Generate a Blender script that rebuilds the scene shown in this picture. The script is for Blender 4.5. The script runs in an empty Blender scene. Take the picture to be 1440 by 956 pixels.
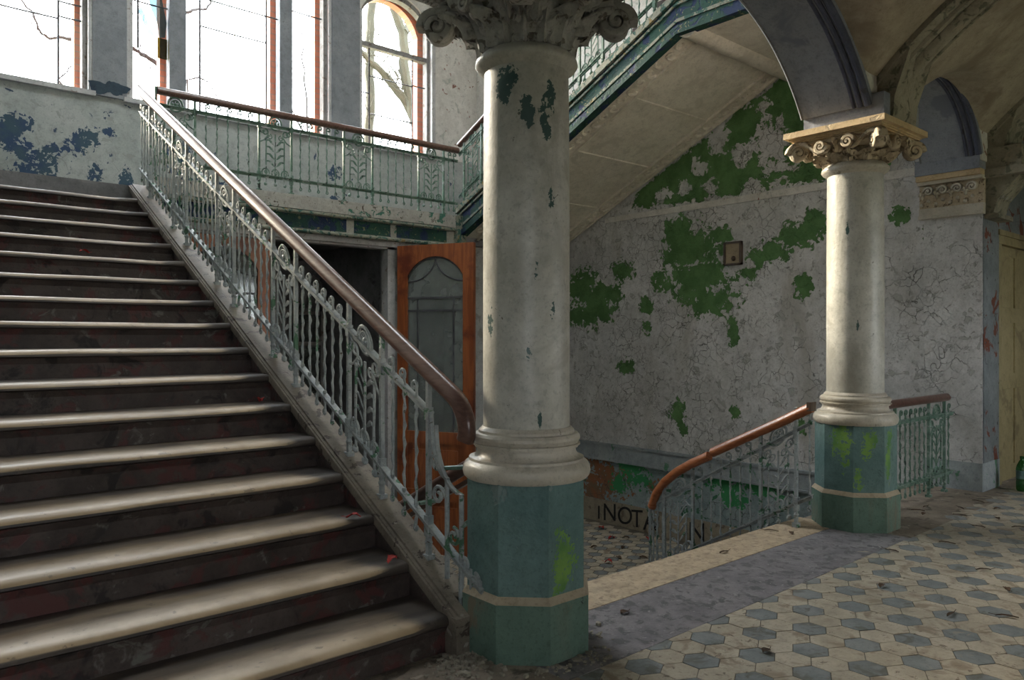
import bpy, bmesh, math, random
import numpy as np
from mathutils import Vector, Matrix, noise as mnoise
random.seed(7); np.random.seed(7)
scene = bpy.context.scene
C = scene.collection
PI = math.pi
# ------------------------------------------------------------------ camera
YAW = math.radians(48.875)
cam_d = bpy.data.cameras.new('camera'); cam = bpy.data.objects.new('camera', cam_d); C.objects.link(cam)
cam.location = (0, 0, 1.4); cam.rotation_euler = (PI/2, 0, YAW - PI/2)
cam_d.sensor_width = 36; cam_d.lens = 26.866; cam_d.shift_y = -0.0018
cam_d.clip_start = .05; cam_d.clip_end = 200
scene.camera = cam
# ------------------------------------------------------------------ world: bright overcast sky
SKY = 10.0
w = bpy.data.worlds.new('world'); scene.world = w; w.use_nodes = True
bg = w.node_tree.nodes['Background']; bg.inputs[0].default_value = (0.93, 0.965, 1.0, 1); bg.inputs[1].default_value = SKY
scene.view_settings.view_transform = 'Standard'; scene.view_settings.look = 'None'
scene.view_settings.gamma = 1; scene.view_settings.use_curve_mapping = False
scene.view_settings.exposure = 1.12
scene.cycles.max_bounces = 7; scene.cycles.diffuse_bounces = 4; scene.cycles.transparent_max_bounces = 16
scene.cycles.use_adaptive_sampling = True; scene.cycles.adaptive_threshold = .04
scene.cycles.sample_clamp_indirect = 6.0; scene.cycles.caustics_reflective = False; scene.cycles.caustics_refractive = False
sun_d = bpy.data.lights.new('sun', 'SUN'); sun = bpy.data.objects.new('sun', sun_d); C.objects.link(sun)
sun_d.energy = 8.0; sun_d.angle = math.radians(7); sun_d.color = (1.0, .86, .66)      # low hazy sun through the stair windows
sun.rotation_euler = Vector((.19, -1, -.46)).to_track_quat('-Z', 'Y').to_euler(); sun.location = (3, 20, 12)
def portal(loc, rot, sx, sy):
    d = bpy.data.lights.new('window_portal', 'AREA'); d.shape = 'RECTANGLE'; d.size = sx; d.size_y = sy
    d.cycles.is_portal = True
    o = bpy.data.objects.new('window_portal', d); C.objects.link(o); o.location = loc; o.rotation_euler = rot
# window portals only guide the sampling of the sky (no light of their own)
portal((3.85, 10.2, 5.9), (-PI/2, 0, 0), 6.2, 3.6)
portal((3.1, -2.02, 2.0), (PI/2, 0, 0), 9.4, 2.2)
portal((3.3, 6.1, 8.72), (0, 0, 0), 2.0, 2.0)
# ------------------------------------------------------------------ dimensions (metres)
R = .1673; T = .318; Y0 = 2.738; NS = 17
ZL = NS*R                     # landing height 2.844
XS = 2.03                     # tread ends
XR = 7.8                      # right wall
XLW = -.1                     # left wall
YB = 9.8                      # window wall
YL = 7.82                     # landing front
ZLOW = -1.108                 # lower floor
C1 = (2.385, 2.63); C2 = (5.74, 2.64)
YA0, YA1 = 2.39, 2.89         # arcade wall thickness
# ------------------------------------------------------------------ node helpers
class Nt:
    def __init__(s, name):
        s.m = bpy.data.materials.new(name); s.m.use_nodes = True
        s.t = s.m.node_tree; s.b = s.t.nodes['Principled BSDF']
        g = s.t.nodes.new('ShaderNodeNewGeometry'); s.pos = g.outputs['Position']
    def nd(s, k, **kw):
        n = s.t.nodes.new(k)
        for a, v in kw.items(): setattr(n, a, v)
        return n
    def ln(s, a, b): s.t.links.new(a, b)
    def put(s, sock, v):
        if hasattr(v, 'is_output'): s.ln(v, sock)
        elif isinstance(v, (tuple, list)): sock.default_value = tuple(v) + (1,) if len(v) == 3 and len(sock.default_value) == 4 else tuple(v)
        else: sock.default_value = v
    def map(s, scale=(1, 1, 1), rot=(0, 0, 0), vec=None):
        n = s.nd('ShaderNodeMapping'); s.ln(vec or s.pos, n.inputs[0]); n.inputs['Scale'].default_value = scale; n.inputs['Rotation'].default_value = rot
        return n.outputs[0]
    def noise(s, scale, detail=4, rough=.55, dist=0, vec=None):
        n = s.nd('ShaderNodeTexNoise'); s.ln(vec or s.pos, n.inputs['Vector'])
        n.inputs['Scale'].default_value = scale; n.inputs['Detail'].default_value = detail
        n.inputs['Roughness'].default_value = rough; n.inputs['Distortion'].default_value = dist
        return n.outputs[0]
    def vor(s, scale, vec=None, feature='DISTANCE_TO_EDGE'):
        cell = feature == 'F1C'; n = s.nd('ShaderNodeTexVoronoi', feature='F1' if cell else feature); s.ln(vec or s.pos, n.inputs['Vector']); n.inputs['Scale'].default_value = scale
        return n.outputs[1 if cell else 0]
    def warp(s, amt, scale, vec=None):
        n = s.nd('ShaderNodeTexNoise'); s.ln(vec or s.pos, n.inputs['Vector']); n.inputs['Scale'].default_value = scale; n.inputs['Detail'].default_value = 3
        a = s.nd('ShaderNodeVectorMath', operation='SCALE'); s.ln(n.outputs['Color'], a.inputs[0]); a.inputs['Scale'].default_value = amt
        b = s.nd('ShaderNodeVectorMath', operation='ADD'); s.ln(a.outputs[0], b.inputs[0]); s.ln(vec or s.pos, b.inputs[1])
        return b.outputs[0]
    def math(s, op, a, b=0.0, c=None):
        n = s.nd('ShaderNodeMath', operation=op); s.put(n.inputs[0], a); s.put(n.inputs[1], b)
        if c is not None: s.put(n.inputs[2], c)
        return n.outputs[0]
    def step(s, v, lo, hi):
        n = s.nd('ShaderNodeMapRange'); n.interpolation_type = 'SMOOTHSTEP'; s.put(n.inputs[0], v); n.inputs[1].default_value = lo; n.inputs[2].default_value = hi
        return n.outputs[0]
    def mix(s, f, a, b):
        n = s.nd('ShaderNodeMix', data_type='RGBA'); s.put(n.inputs[0], f); s.put(n.inputs[6], a); s.put(n.inputs[7], b)
        return n.outputs[2]
    def attr(s, name):
        n = s.nd('ShaderNodeAttribute', attribute_name=name); return n.outputs['Fac']
    def z(s):
        n = s.nd('ShaderNodeSeparateXYZ'); s.ln(s.pos, n.inputs[0]); return n.outputs
    def done(s, col, rough=.7, h=None, bs=.4, bd=.01, spec=.4, metal=0):
        s.put(s.b.inputs['Base Color'], col); s.put(s.b.inputs['Roughness'], rough); s.b.inputs['Metallic'].default_value = metal
        s.b.inputs['Specular IOR Level'].default_value = spec
        if h is not None:
            n = s.nd('ShaderNodeBump'); s.ln(h, n.inputs['Height']); n.inputs['Strength'].default_value = bs; n.inputs['Distance'].default_value = bd
            s.ln(n.outputs[0], s.b.inputs['Normal'])
        return s.m
MAT = {}
def paint(name, c0, c1, patches=(), rough=.75, vscale=2.5, bump=.35, bd=.008, crack=None, attrs=(), grime=None, spec=.3):
    """weathered paint: two tones, then flaked patches (colour, scale, lo, hi), cracks and baked peel masks"""
    n = Nt(name)
    col = n.mix(n.step(n.noise(vscale, 5, .6), .35, .68), c0, c1)
    h = n.noise(30, 3, .6)
    fine = n.noise(60, 2, .6)
    col = n.mix(n.math('MULTIPLY', n.step(fine, .52, .72), .40), col, tuple(x*.55 for x in c0))
    mot = n.noise(13, 5, .72)
    col = n.mix(n.math('MULTIPLY', n.step(mot, .50, .72), .45), col, tuple(x*.50 for x in c0))
    col = n.mix(n.math('MULTIPLY', n.step(mot, .50, .30), .30), col, tuple(min(.85, x*1.25) for x in c1))
    if grime:
        gc, gs, lo, hi = grime
        col = n.mix(n.step(n.noise(gs, 5, .65, .4, n.map((1, 1, .35))), lo, hi), col, gc)
    k = 0; keep = None
    for (pc, sc, lo, hi) in patches:
        m = n.step(n.noise(sc, 4, .62, .6, n.map((1, 1, 1), (k*.7, k*1.3, k*.4))), lo, hi); k += 1
        col = n.mix(m, col, pc); h = n.math('SUBTRACT', h, n.math('MULTIPLY', m, .7))
    for (an, ac, sc, amp) in attrs:
        a = n.attr(an)
        a = n.math('ADD', a, n.math('MULTIPLY', n.math('SUBTRACT', n.noise(sc, 6, .65, .8), .5), amp))
        fl = n.math('ADD', n.math('MULTIPLY', n.math('SUBTRACT', n.vor(sc*2.0, n.warp(.25/sc, sc*3), 'F1C'), .5), amp*.38), n.math('MULTIPLY', n.math('SUBTRACT', n.vor(sc*5.5, n.warp(.12/sc, sc*8), 'F1C'), .5), amp*.26))
        a = n.math('ADD', a, n.math('MULTIPLY', fl, n.step(n.attr(an), .10, .38)))
        m = n.step(a, .49, .53)
        if isinstance(ac[0], tuple): ac = n.mix(n.step(n.noise(5, 5), .4, .6), ac[0], ac[1])
        col = n.mix(m, col, ac); h = n.math('SUBTRACT', h, n.math('MULTIPLY', m, 1.2)); keep = n.math('SUBTRACT', 1.0, n.math('MULTIPLY', m, .85))
    if crack:
        sc, wdt, cc, lo, hi = crack
        e = n.vor(sc, n.warp(.16, sc*.8)); e2 = n.vor(sc*2.3, n.warp(.1, sc*2))
        ln1 = n.math('SUBTRACT', 1.0, n.step(e, 0.0, wdt)); ln2 = n.math('SUBTRACT', 1.0, n.step(e2, 0.0, wdt*1.1))
        area = n.step(n.noise(sc*.33, 4, .6), lo, hi); area2 = n.step(n.noise(sc*.5, 4, .6, 0, n.map((1, 1, 1), (1, 2, 0))), lo+.06, hi+.06)
        m = n.math('MAXIMUM', n.math('MULTIPLY', ln1, area), n.math('MULTIPLY', ln2, area2))
        if keep is not None: m = n.math('MULTIPLY', m, keep)
        col = n.mix(n.math('MULTIPLY', m, .8), col, cc); h = n.math('SUBTRACT', h, n.math('MULTIPLY', m, 1.0))
    MAT[name] = n.done(col, rough, h, bump, bd, spec)
    return MAT[name]
def wood(name, c0, c1, rough=.35, scale=(40, 40, 3), spec=.5, wear=None):
    n = Nt(name); g = n.noise(1, 5, .6, 1.2, n.map(scale))
    col = n.mix(n.step(g, .35, .65), c0, c1)
    if wear: col = n.mix(n.step(n.noise(wear[1], 5, .65), wear[2], wear[3]), col, wear[0])
    MAT[name] = n.done(col, rough, g, .15, .004, spec); return MAT[name]
# ---- materials
paint('wall_paint', (.50, .50, .495), (.66, .655, .65), patches=[((.40, .40, .38), 8, .60, .64), ((.30, .30, .28), 20, .66, .69)], bump=.8, bd=.014,
      crack=(8, .027, (.10, .10, .09), .46, .59), attrs=[('peel', ((.115, .235, .085), (.08, .175, .06)), 5, 1.1)], grime=((.40, .385, .35), 1.2, .55, .75))
paint('dado_paint', (.20, .27, .28), (.30, .36, .37), patches=[((.05, .16, .09), 5, .60, .63)], bump=.6,
      attrs=[('brick', ((.28, .12, .06), (.2, .13, .08)), 7, 1.8), ('peel', (.05, .26, .10), 7, 1.8)], crack=(7, .04, (.06, .06, .06), .5, .62))
paint('dado_band', (.26, .30, .32), (.36, .39, .40), patches=[((.10, .24, .15), 4, .62, .66)])
paint('landing_wall', (.31, .34, .325), (.40, .42, .405), patches=[((.29, .31, .29), 6, .6, .64), ((.05, .075, .12), 9, .665, .685)],
      attrs=[('peel', ((.035, .065, .13), (.05, .09, .12)), 7, 1.5)], crack=(4, .015, (.15, .15, .14), .55, .7), grime=((.34, .36, .34), 1.5, .55, .7))
paint('upper_wall', (.58, .56, .52), (.70, .68, .64), patches=[((.25, .13, .10), 7, .64, .68), ((.40, .42, .38), 4, .6, .66)])
paint('pier_paint', (.20, .215, .235), (.25, .265, .285), patches=[((.16, .17, .18), 8, .66, .7)])
paint('frame_wood', (.42, .42, .42), (.52, .52, .52), patches=[((.24, .2, .18), 20, .62, .68)])
paint('frame_dark', (.20, .19, .18), (.30, .29, .28), patches=[((.13, .1, .08), 14, .58, .64)])
paint('column_paint', (.44, .43, .375), (.60, .585, .525), patches=[((.16, .15, .12), 16, .70, .72), ((.38, .365, .31), 3, .55, .7)], rough=.42, spec=.5, bump=.25,
      attrs=[('peel', (.045, .095, .085), 16, 1.3)], grime=((.32, .30, .245), 2.2, .48, .70))
paint('base_paint', (.46, .42, .34), (.58, .54, .46), patches=[((.25, .22, .17), 14, .68, .72)], rough=.4, spec=.5)
paint('capital_stone', (.32, .31, .29), (.44, .43, .40), patches=[((.17, .155, .13), 18, .56, .64)], bump=.5)
paint('capital_warm', (.44, .36, .25), (.56, .47, .34), patches=[((.20, .16, .11), 20, .55, .62)], bump=.5)
paint('abacus_warm', (.55, .40, .22), (.62, .48, .30), patches=[((.40, .32, .22), 8, .6, .66)])
paint('plinth_teal', (.095, .175, .17), (.145, .23, .22), patches=[((.18, .24, .23), 5, .64, .68), ((.05, .085, .08), 24, .70, .73)], rough=.6, bump=.6,
      attrs=[('peel', ((.18, .33, .07), (.09, .22, .06)), 18, 2.0)], crack=(5, .014, (.03, .06, .055), .6, .66))
paint('plinth_low', (.10, .17, .135), (.14, .22, .175), patches=[((.20, .18, .13), 5, .60, .70), ((.04, .05, .045), 20, .68, .72)], grime=((.17, .15, .11), 2.5, .5, .7))
paint('ledge_dust', (.36, .29, .20), (.44, .37, .27))
paint('iron_paint', (.25, .28, .285), (.36, .39, .39), patches=[((.065, .16, .095), 8, .59, .62), ((.08, .07, .055), 26, .65, .68)], vscale=14, rough=.55, bump=.5, spec=.4)
paint('iron_green', (.075, .15, .11), (.16, .24, .19), patches=[((.27, .31, .29), 12, .58, .62), ((.02, .035, .03), 24, .58, .63)], vscale=12, rough=.5, bump=.5, spec=.4)
paint('stair_cap', (.13, .11, .088), (.22, .19, .15), patches=[((.06, .047, .038), 12, .58, .64), ((.30, .28, .24), 10, .66, .70)], rough=.6)
paint('string_band', (.016, .05, .045), (.022, .075, .05), patches=[((.014, .028, .075), 6, .50, .58), ((.20, .20, .11), 22, .62, .66), ((.20, .17, .08), 7, .68, .71)], bump=.8)
paint('string_edge', (.20, .21, .17), (.28, .28, .22), patches=[((.04, .10, .08), 14, .50, .57), ((.26, .19, .07), 10, .60, .66)], bump=.8)
paint('landing_edge', (.34, .33, .30), (.42, .41, .37), patches=[((.05, .15, .11), 9, .60, .64), ((.12, .10, .08), 16, .6, .66)], bump=.6)
paint('soffit_plaster', (.64, .585, .50), (.73, .67, .58), patches=[((.57, .52, .44), 3, .55, .65)], grime=((.54, .49, .41), 2, .55, .72))
paint('arch_blue', (.23, .25, .295), (.29, .31, .355), patches=[((.19, .205, .25), 3, .55, .65), ((.42, .43, .44), 26, .71, .73)])
paint('arch_dark', (.07, .08, .12), (.10, .11, .16), patches=[((.05, .05, .06), 9, .6, .66)])
paint('vault_plaster', (.34, .29, .22), (.43, .37, .285), patches=[((.26, .215, .16), 2, .5, .66)])
paint('rib_plaster', (.27, .25, .19), (.35, .32, .25), patches=[((.15, .15, .11), 12, .54, .62), ((.36, .31, .23), 5, .62, .68)], bump=.8)
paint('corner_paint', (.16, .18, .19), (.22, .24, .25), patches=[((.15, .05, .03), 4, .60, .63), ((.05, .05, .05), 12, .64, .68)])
paint('yellow_paint', (.30, .25, .13), (.36, .30, .165), patches=[((.22, .18, .10), 3, .55, .66)])
paint('grey_lower', (.30, .31, .30), (.40, .41, .40), patches=[((.24, .24, .22), 4, .55, .64)])
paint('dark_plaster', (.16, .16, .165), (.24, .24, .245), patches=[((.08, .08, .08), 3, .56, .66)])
paint('graffiti_board', (.24, .21, .16), (.32, .28, .21), patches=[((.16, .13, .10), 7, .6, .66)])
paint('black_paint', (.015, .015, .015), (.025, .025, .025))
paint('riser_wood', (.045, .035, .032), (.078, .060, .054), patches=[((.085, .034, .032), 6, .52, .62), ((.13, .125, .11), 9, .60, .68), ((.02, .017, .016), 5, .57, .66)], rough=.55, vscale=5)
paint('granite_pink', (.40, .31, .21), (.50, .40, .28), patches=[((.29, .22, .155), 26, .54, .62)], rough=.55, vscale=9, bump=.2, grime=((.28, .23, .17), 3, .55, .7))
paint('granite_grey', (.16, .15, .16), (.235, .22, .225), patches=[((.10, .095, .10), 14, .5, .62), ((.30, .28, .28), 30, .62, .68)], rough=.5, vscale=5, bump=.2)
paint('dusty_floor', (.20, .165, .13), (.30, .25, .20), patches=[((.12, .10, .08), 6, .54, .62), ((.36, .31, .25), 10, .62, .67)], vscale=4)
paint('grout', (.12, .105, .085), (.17, .15, .12))
paint('tile_cream', (.34, .295, .225), (.45, .395, .31), patches=[((.25, .20, .145), 6, .52, .64), ((.17, .135, .10), 22, .61, .67)], rough=.5, vscale=3, bump=.15)
paint('tile_slate', (.16, .175, .175), (.215, .23, .23), patches=[((.12, .12, .105), 8, .52, .64), ((.27, .245, .205), 9, .62, .70)], rough=.45, vscale=6, bump=.15)
paint('leaf_red', (.35, .03, .03), (.45, .06, .05)); paint('leaf_brown', (.055, .035, .022), (.10, .06, .035)); paint('rubble_dust', (.22, .2, .16), (.34, .31, .25))
paint('bark_moss', (.016, .017, .008), (.026, .025, .012), vscale=6); paint('bark_dark', (.008, .0075, .008), (.013, .012, .012), vscale=6); paint('bare_blue', (.03, .05, .075), (.045, .07, .09))
paint('lead', (.05, .05, .055), (.09, .09, .10), rough=.5)
paint('exterior_ground', (.18, .2, .12), (.25, .25, .17))
wood('rail_wood', (.085, .042, .032), (.14, .078, .060), .28, (30, 4, 30))
wood('rail_orange', (.26, .075, .022), (.36, .13, .05), .28, (30, 5, 30))
wood('door_wood', (.20, .055, .018), (.32, .10, .03), .35, (16, 16, 1.6), wear=((.12, .025, .012), 2, .50, .66))
wood('box_wood', (.06, .04, .03), (.1, .07, .05)); paint('box_face', (.34, .28, .19), (.40, .33, .23))
def m_brick():
    n = Nt('red_brick'); b = n.nd('ShaderNodeTexBrick'); n.ln(n.map((1, 1, 1), (PI/2, 0, 0)), b.inputs[0])
    v = n.nd('ShaderNodeSeparateXYZ'); n.ln(n.pos, v.inputs[0]); c = n.nd('ShaderNodeCombineXYZ'); n.ln(n.math('ADD', v.outputs[0], v.outputs[1]), c.inputs[0]); n.ln(v.outputs[2], c.inputs[1]); n.ln(c.outputs[0], b.inputs[0])
    b.inputs['Scale'].default_value = 1; b.inputs['Brick Width'].default_value = .25; b.inputs['Row Height'].default_value = .075; b.inputs['Mortar Size'].default_value = .006
    b.inputs['Color1'].default_value = (.70, .26, .16, 1); b.inputs['Color2'].default_value = (.62, .2, .12, 1); b.inputs['Mortar'].default_value = (.4, .25, .2, 1)
    MAT['red_brick'] = n.done(b.outputs[0], .85, n.noise(40), .4)
m_brick()
def m_glass(name, tint, gl=.06, opac=0.0, ocol=(.5, .5, .5)):
    m = bpy.data.materials.new(name); m.use_nodes = True; t = m.node_tree; t.nodes.clear()
    o = t.nodes.new('ShaderNodeOutputMaterial'); tr = t.nodes.new('ShaderNodeBsdfTransparent'); tr.inputs[0].default_value = tint + (1,)
    g = t.nodes.new('ShaderNodeBsdfGlossy'); g.inputs['Roughness'].default_value = .08
    mx = t.nodes.new('ShaderNodeMixShader'); mx.inputs[0].default_value = gl; t.links.new(tr.outputs[0], mx.inputs[1]); t.links.new(g.outputs[0], mx.inputs[2])
    last = mx.outputs[0]
    if opac > 0:
        d = t.nodes.new('ShaderNodeBsdfDiffuse'); d.inputs[0].default_value = ocol + (1,)
        nz = t.nodes.new('ShaderNodeTexNoise'); nz.inputs['Scale'].default_value = 5; nz.inputs['Detail'].default_value = 5
        ge = t.nodes.new('ShaderNodeNewGeometry'); t.links.new(ge.outputs['Position'], nz.inputs['Vector'])
        mr = t.nodes.new('ShaderNodeMapRange'); mr.inputs[1].default_value = .35; mr.inputs[2].default_value = .65; mr.inputs[3].default_value = opac*.6; mr.inputs[4].default_value = min(1, opac*1.3)
        t.links.new(nz.outputs[0], mr.inputs[0])
        m2 = t.nodes.new('ShaderNodeMixShader'); t.links.new(mr.outputs[0], m2.inputs[0]); t.links.new(last, m2.inputs[1]); t.links.new(d.outputs[0], m2.inputs[2]); last = m2.outputs[0]
    t.links.new(last, o.inputs[0]); MAT[name] = m
m_glass('pane_glass', (.97, .98, .98), .03)
m_glass('olive_glass', (.20, .22, .09), .05)
m_glass('ice_glass', (.30, .38, .42), .08, .3, (.10, .13, .14))
m_glass('door_glass', (.75, .8, .78), .05, .45, (.22, .24, .23))
m_glass('bottle_green', (.10, .48, .12), .12, .25, (.02, .18, .03))
def m_tread():
    n = Nt('tread_worn_lit'); a = n.attr('wear')
    v = n.noise(3, 5, .6, .3, n.map((.6, 2.5, 1))); f = n.noise(40, 3)
    dark = n.mix(n.step(v, .4, .65), (.035, .027, .023), (.075, .058, .047))
    tan = n.mix(n.step(n.noise(4, 5), .4, .65), (.34, .245, .145), (.46, .345, .22))  # worn tan, warmed and lightened to paint in the glow near the nosings
    m = n.step(n.math('ADD', a, n.math('MULTIPLY', n.math('SUBTRACT', v, .5), .55)), .30, .95)
    col = n.mix(m, dark, tan)
    col = n.mix(n.math('MULTIPLY', n.step(n.noise(18, 5, .7), .60, .66), .5), col, (.09, .07, .055))
    MAT['tread_worn_lit'] = n.done(col, n.math('SUBTRACT', .56, n.math('MULTIPLY', m, .14)), f, .10, .004, .55)
m_tread()
# ------------------------------------------------------------------ mesh helpers
class MB:
    def __init__(s): s.v = []; s.f = []; s.mi = []; s.cur = 0
    def add(s, vs, fs):
        o = len(s.v); s.v += [tuple(p) for p in vs]; s.f += [tuple(i+o for i in q) for q in fs]; s.mi += [s.cur]*len(fs)
        return s
    def box(s, a, b):
        (x0, y0, z0), (x1, y1, z1) = a, b
        return s.add([(x0, y0, z0), (x1, y0, z0), (x1, y1, z0), (x0, y1, z0), (x0, y0, z1), (x1, y0, z1), (x1, y1, z1), (x0, y1, z1)],
                     [(0, 3, 2, 1), (4, 5, 6, 7), (0, 1, 5, 4), (1, 2, 6, 5), (2, 3, 7, 6), (3, 0, 4, 7)])
    def prism(s, poly, f0, f1):
        """poly: 2-D outline, f0/f1 map a 2-D point to the two end caps"""
        n = len(poly); vs = [f0(*p) for p in poly] + [f1(*p) for p in poly]
        fs = [tuple(range(n))[::-1], tuple(range(n, 2*n))] + [(i, (i+1) % n, n+(i+1) % n, n+i) for i in range(n)]
        return s.add(vs, fs)
    def yz(s, poly, x0, x1): return s.prism(poly, lambda y, z: (x0, y, z), lambda y, z: (x1, y, z))
    def xz(s, poly, y0, y1): return s.prism(poly, lambda x, z: (x, y0, z), lambda x, z: (x, y1, z))
    def xy(s, poly, z0, z1): return s.prism(poly, lambda x, y: (x, y, z0), lambda x, y: (x, y, z1))
    def lathe(s, prof, n=48, c=(0, 0), a0=0):
        vs = []; fs = []; m = len(prof)
        for k in range(n):
            a = a0 + 2*PI*k/n
            for r, z in prof: vs.append((c[0]+r*math.cos(a), c[1]+r*math.sin(a), z))
        for k in range(n):
            k2 = (k+1) % n
            for j in range(m-1): fs.append((k*m+j, k2*m+j, k2*m+j+1, k*m+j+1))
        return s.add(vs, fs)
    def tube(s, pts, r, n=6, flat=1.0, caps=True):
        P = [Vector(p) for p in pts]; N = len(P); rr = r if isinstance(r, (list, tuple)) else [r]*N
        t0 = (P[1]-P[0]).normalized(); ref = Vector((0, 1, 0)) if abs(t0.y) < .8 else Vector((1, 0, 0))
        u = (ref - t0*ref.dot(t0)).normalized(); vs = []; fs = []
        for i in range(N):
            t = (P[min(i+1, N-1)]-P[max(i-1, 0)])
            t = t.normalized() if t.length > 1e-9 else t0
            u = (u - t*u.dot(t)); u = u.normalized() if u.length > 1e-6 else t.orthogonal().normalized()
            v = t.cross(u)
            for k in range(n):
                a = 2*PI*(k+.5)/n
                vs.append(P[i] + u*(math.cos(a)*rr[i]*flat) + v*(math.sin(a)*rr[i]))
        for i in range(N-1):
            for k in range(n):
                k2 = (k+1) % n; fs.append((i*n+k, i*n+k2, (i+1)*n+k2, (i+1)*n+k))
        if caps: fs += [tuple(range(n))[::-1], tuple(range((N-1)*n, N*n))]
        return s.add(vs, fs)
    def sweep(s, pts, prof, side):
        """profile (a along side, b along up) carried along a path lying across `side`"""
        P = [Vector(p) for p in pts]; N = len(P); sd = Vector(side); n = len(prof); vs = []; fs = []
        for i in range(N):
            t = (P[min(i+1, N-1)]-P[max(i-1, 0)]).normalized(); sv = (sd - t*sd.dot(t)).normalized(); up = sv.cross(t)
            if i == 0: s0 = up.z
            for a, b in prof: vs.append(P[i]+sv*a+up*b)
        for i in range(N-1):
            for k in range(n):
                k2 = (k+1) % n; fs.append((i*n+k, i*n+k2, (i+1)*n+k2, (i+1)*n+k))
        fs += [tuple(range(n))[::-1], tuple(range((N-1)*n, N*n))]
        return s.add(vs, fs)
    def ball(s, c, r, n=8, m=5, sc=(1, 1, 1)):
        prof = [(max(1e-4, math.sin(PI*j/m))*r, -math.cos(PI*j/m)*r) for j in range(m+1)]
        o = len(s.v); s.lathe(prof, n)
        for i in range(o, len(s.v)):
            x, y, z = s.v[i]; s.v[i] = (c[0]+x*sc[0], c[1]+y*sc[1], c[2]+z*sc[2])
        return s
    def xf(s, fn, start=0):
        for i in range(start, len(s.v)): s.v[i] = tuple(fn(*s.v[i]))
        return s
    def mesh(s, name, mats, smooth=False):
        me = bpy.data.meshes.new(name); me.from_pydata(s.v, [], s.f); 
        for m in (mats if isinstance(mats, (list, tuple)) else [mats]): me.materials.append(MAT[m])
        if any(s.mi): me.polygons.foreach_set('material_index', s.mi)
        bm = bmesh.new(); bm.from_mesh(me); bmesh.ops.recalc_face_normals(bm, faces=bm.faces); bm.to_mesh(me); bm.free()
        if smooth:
            me.polygons.foreach_set('use_smooth', [True]*len(me.polygons))
            me.set_sharp_from_angle(angle=math.radians(smooth if smooth is not True else 40))
        me.update(); return me
    def build(s, name, mats, parent=None, smooth=False, loc=(0, 0, 0), rot=(0, 0, 0)):
        return put(name, s.mesh(name, mats, smooth), parent, loc, rot)
def put(name, me, parent=None, loc=(0, 0, 0), rot=(0, 0, 0)):
    o = bpy.data.objects.new(name, me); C.objects.link(o); o.parent = parent; o.location = loc; o.rotation_euler = rot
    return o
def empty(name, loc=(0, 0, 0), rz=0):
    o = bpy.data.objects.new(name, None); C.objects.link(o); o.location = loc; o.rotation_euler = (0, 0, rz); o.empty_display_size = .1; return o
def tag(o, label, cat, group=None):
    o['label'] = label; o['category'] = cat
    if group: o['group'] = group
    return o
def struct(o, label=None):
    o['kind'] = 'structure'
    if label: o['label'] = label
    return o
def fattr(me, name, vals):
    a = me.attributes.new(name, 'FLOAT', 'POINT'); a.data.foreach_set('value', np.asarray(vals, dtype=np.float32))
def blobs(us, vs, B):
    """soft patch field, 1 in a patch's heart and under 0.5 outside it"""
    f = np.zeros(len(us))
    for (a, b, ra, rb) in B:
        d = np.sqrt(((us-a)/(ra+.02))**2 + ((vs-b)/(rb+.02))**2); f = np.maximum(f, np.clip(1.02-.52*d, 0, 1))
    return f
def grid(u0, u1, v0, v1, step, fn):
    nu = max(1, int(round((u1-u0)/step))); nv = max(1, int(round((v1-v0)/step)))
    U, V = np.meshgrid(np.linspace(u0, u1, nu+1), np.linspace(v0, v1, nv+1)); U = U.ravel(); V = V.ravel()
    vs = [fn(a, b) for a, b in zip(U, V)]
    fs = [(j*(nu+1)+i, j*(nu+1)+i+1, (j+1)*(nu+1)+i+1, (j+1)*(nu+1)+i) for j in range(nv) for i in range(nu)]
    return U, V, vs, fs
def arched(mb, x0, x1, z0, z1, y0, y1, ops, seg=20):
    """wall in the XZ plane from y0 to y1 with openings (a, b, sill, spring, rise); rise 0 = flat head"""
    cur = x0
    for (a, b, sill, spring, rise) in sorted(ops):
        if a > cur: mb.box((cur, y0, z0), (a, y1, z1))
        if sill > z0: mb.box((a, y0, z0), (b, y1, sill))
        if rise <= 0: mb.box((a, y0, spring), (b, y1, z1))
        else:
            hw = (b-a)/2; rad = (hw*hw+rise*rise)/(2*rise); zc = spring+rise-rad; pts = []
            for k in range(seg+1):
                x = a+(b-a)*k/seg; pts.append((x, zc+math.sqrt(max(0, rad*rad-(x-(a+b)/2)**2))))
            for k in range(seg):
                mb.xz([pts[k], pts[k+1], (pts[k+1][0], z1), (pts[k][0], z1)], y0, y1)
        cur = b
    if cur < x1: mb.box((cur, y0, z0), (x1, y1, z1))
    return mb
# ================================================================== SETTING
ZT = 8.5                                  # top of the stairwell
SO = lambda y: 2.70 + (7.82-y)*.467       # soffit line of the upper flight
# ---- walls
G = [(5.67, 2.5, .33, .31), (5.47, 2.13, .4, .33), (5.32, 1.85, .31, .19), (5.78, 2.75, .19, .16), (5.02, 1.49, .06, .18), (7.42, 2.1, .27, .24), (7.17, 1.84, .34, .25), (6.99, 2.01, .25, .14), (6.69, 2.3, .16, .12), (7.53, 1.71, .14, .18), (6.28, 1.82, .09, .09), (6.28, 1.54, .07, .07), (4.48, 2.39, .17, .11), (4.7, 2.33, .12, .09), (4.31, 2.5, .1, .13), (4.11, 2.51, .16, .13), (3.99, 2.65, .11, .13), (4.16, 1.96, .08, .11), (4.79, 2.13, .05, .1), (5.83, .49, .1, .14), (5.73, .3, .05, .09), (4.98, .54, .06, .06), (3.15, 2.59, .07, .09), (2.82, 2.41, .08, .07), (2.79, 1.67, .06, .07), (6.64, 1.03, .12, .08), (5.17, 2.62, .12, .08), (6.05, 2.12, .13, .11), (4.16, .44, .06, .06)]
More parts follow.
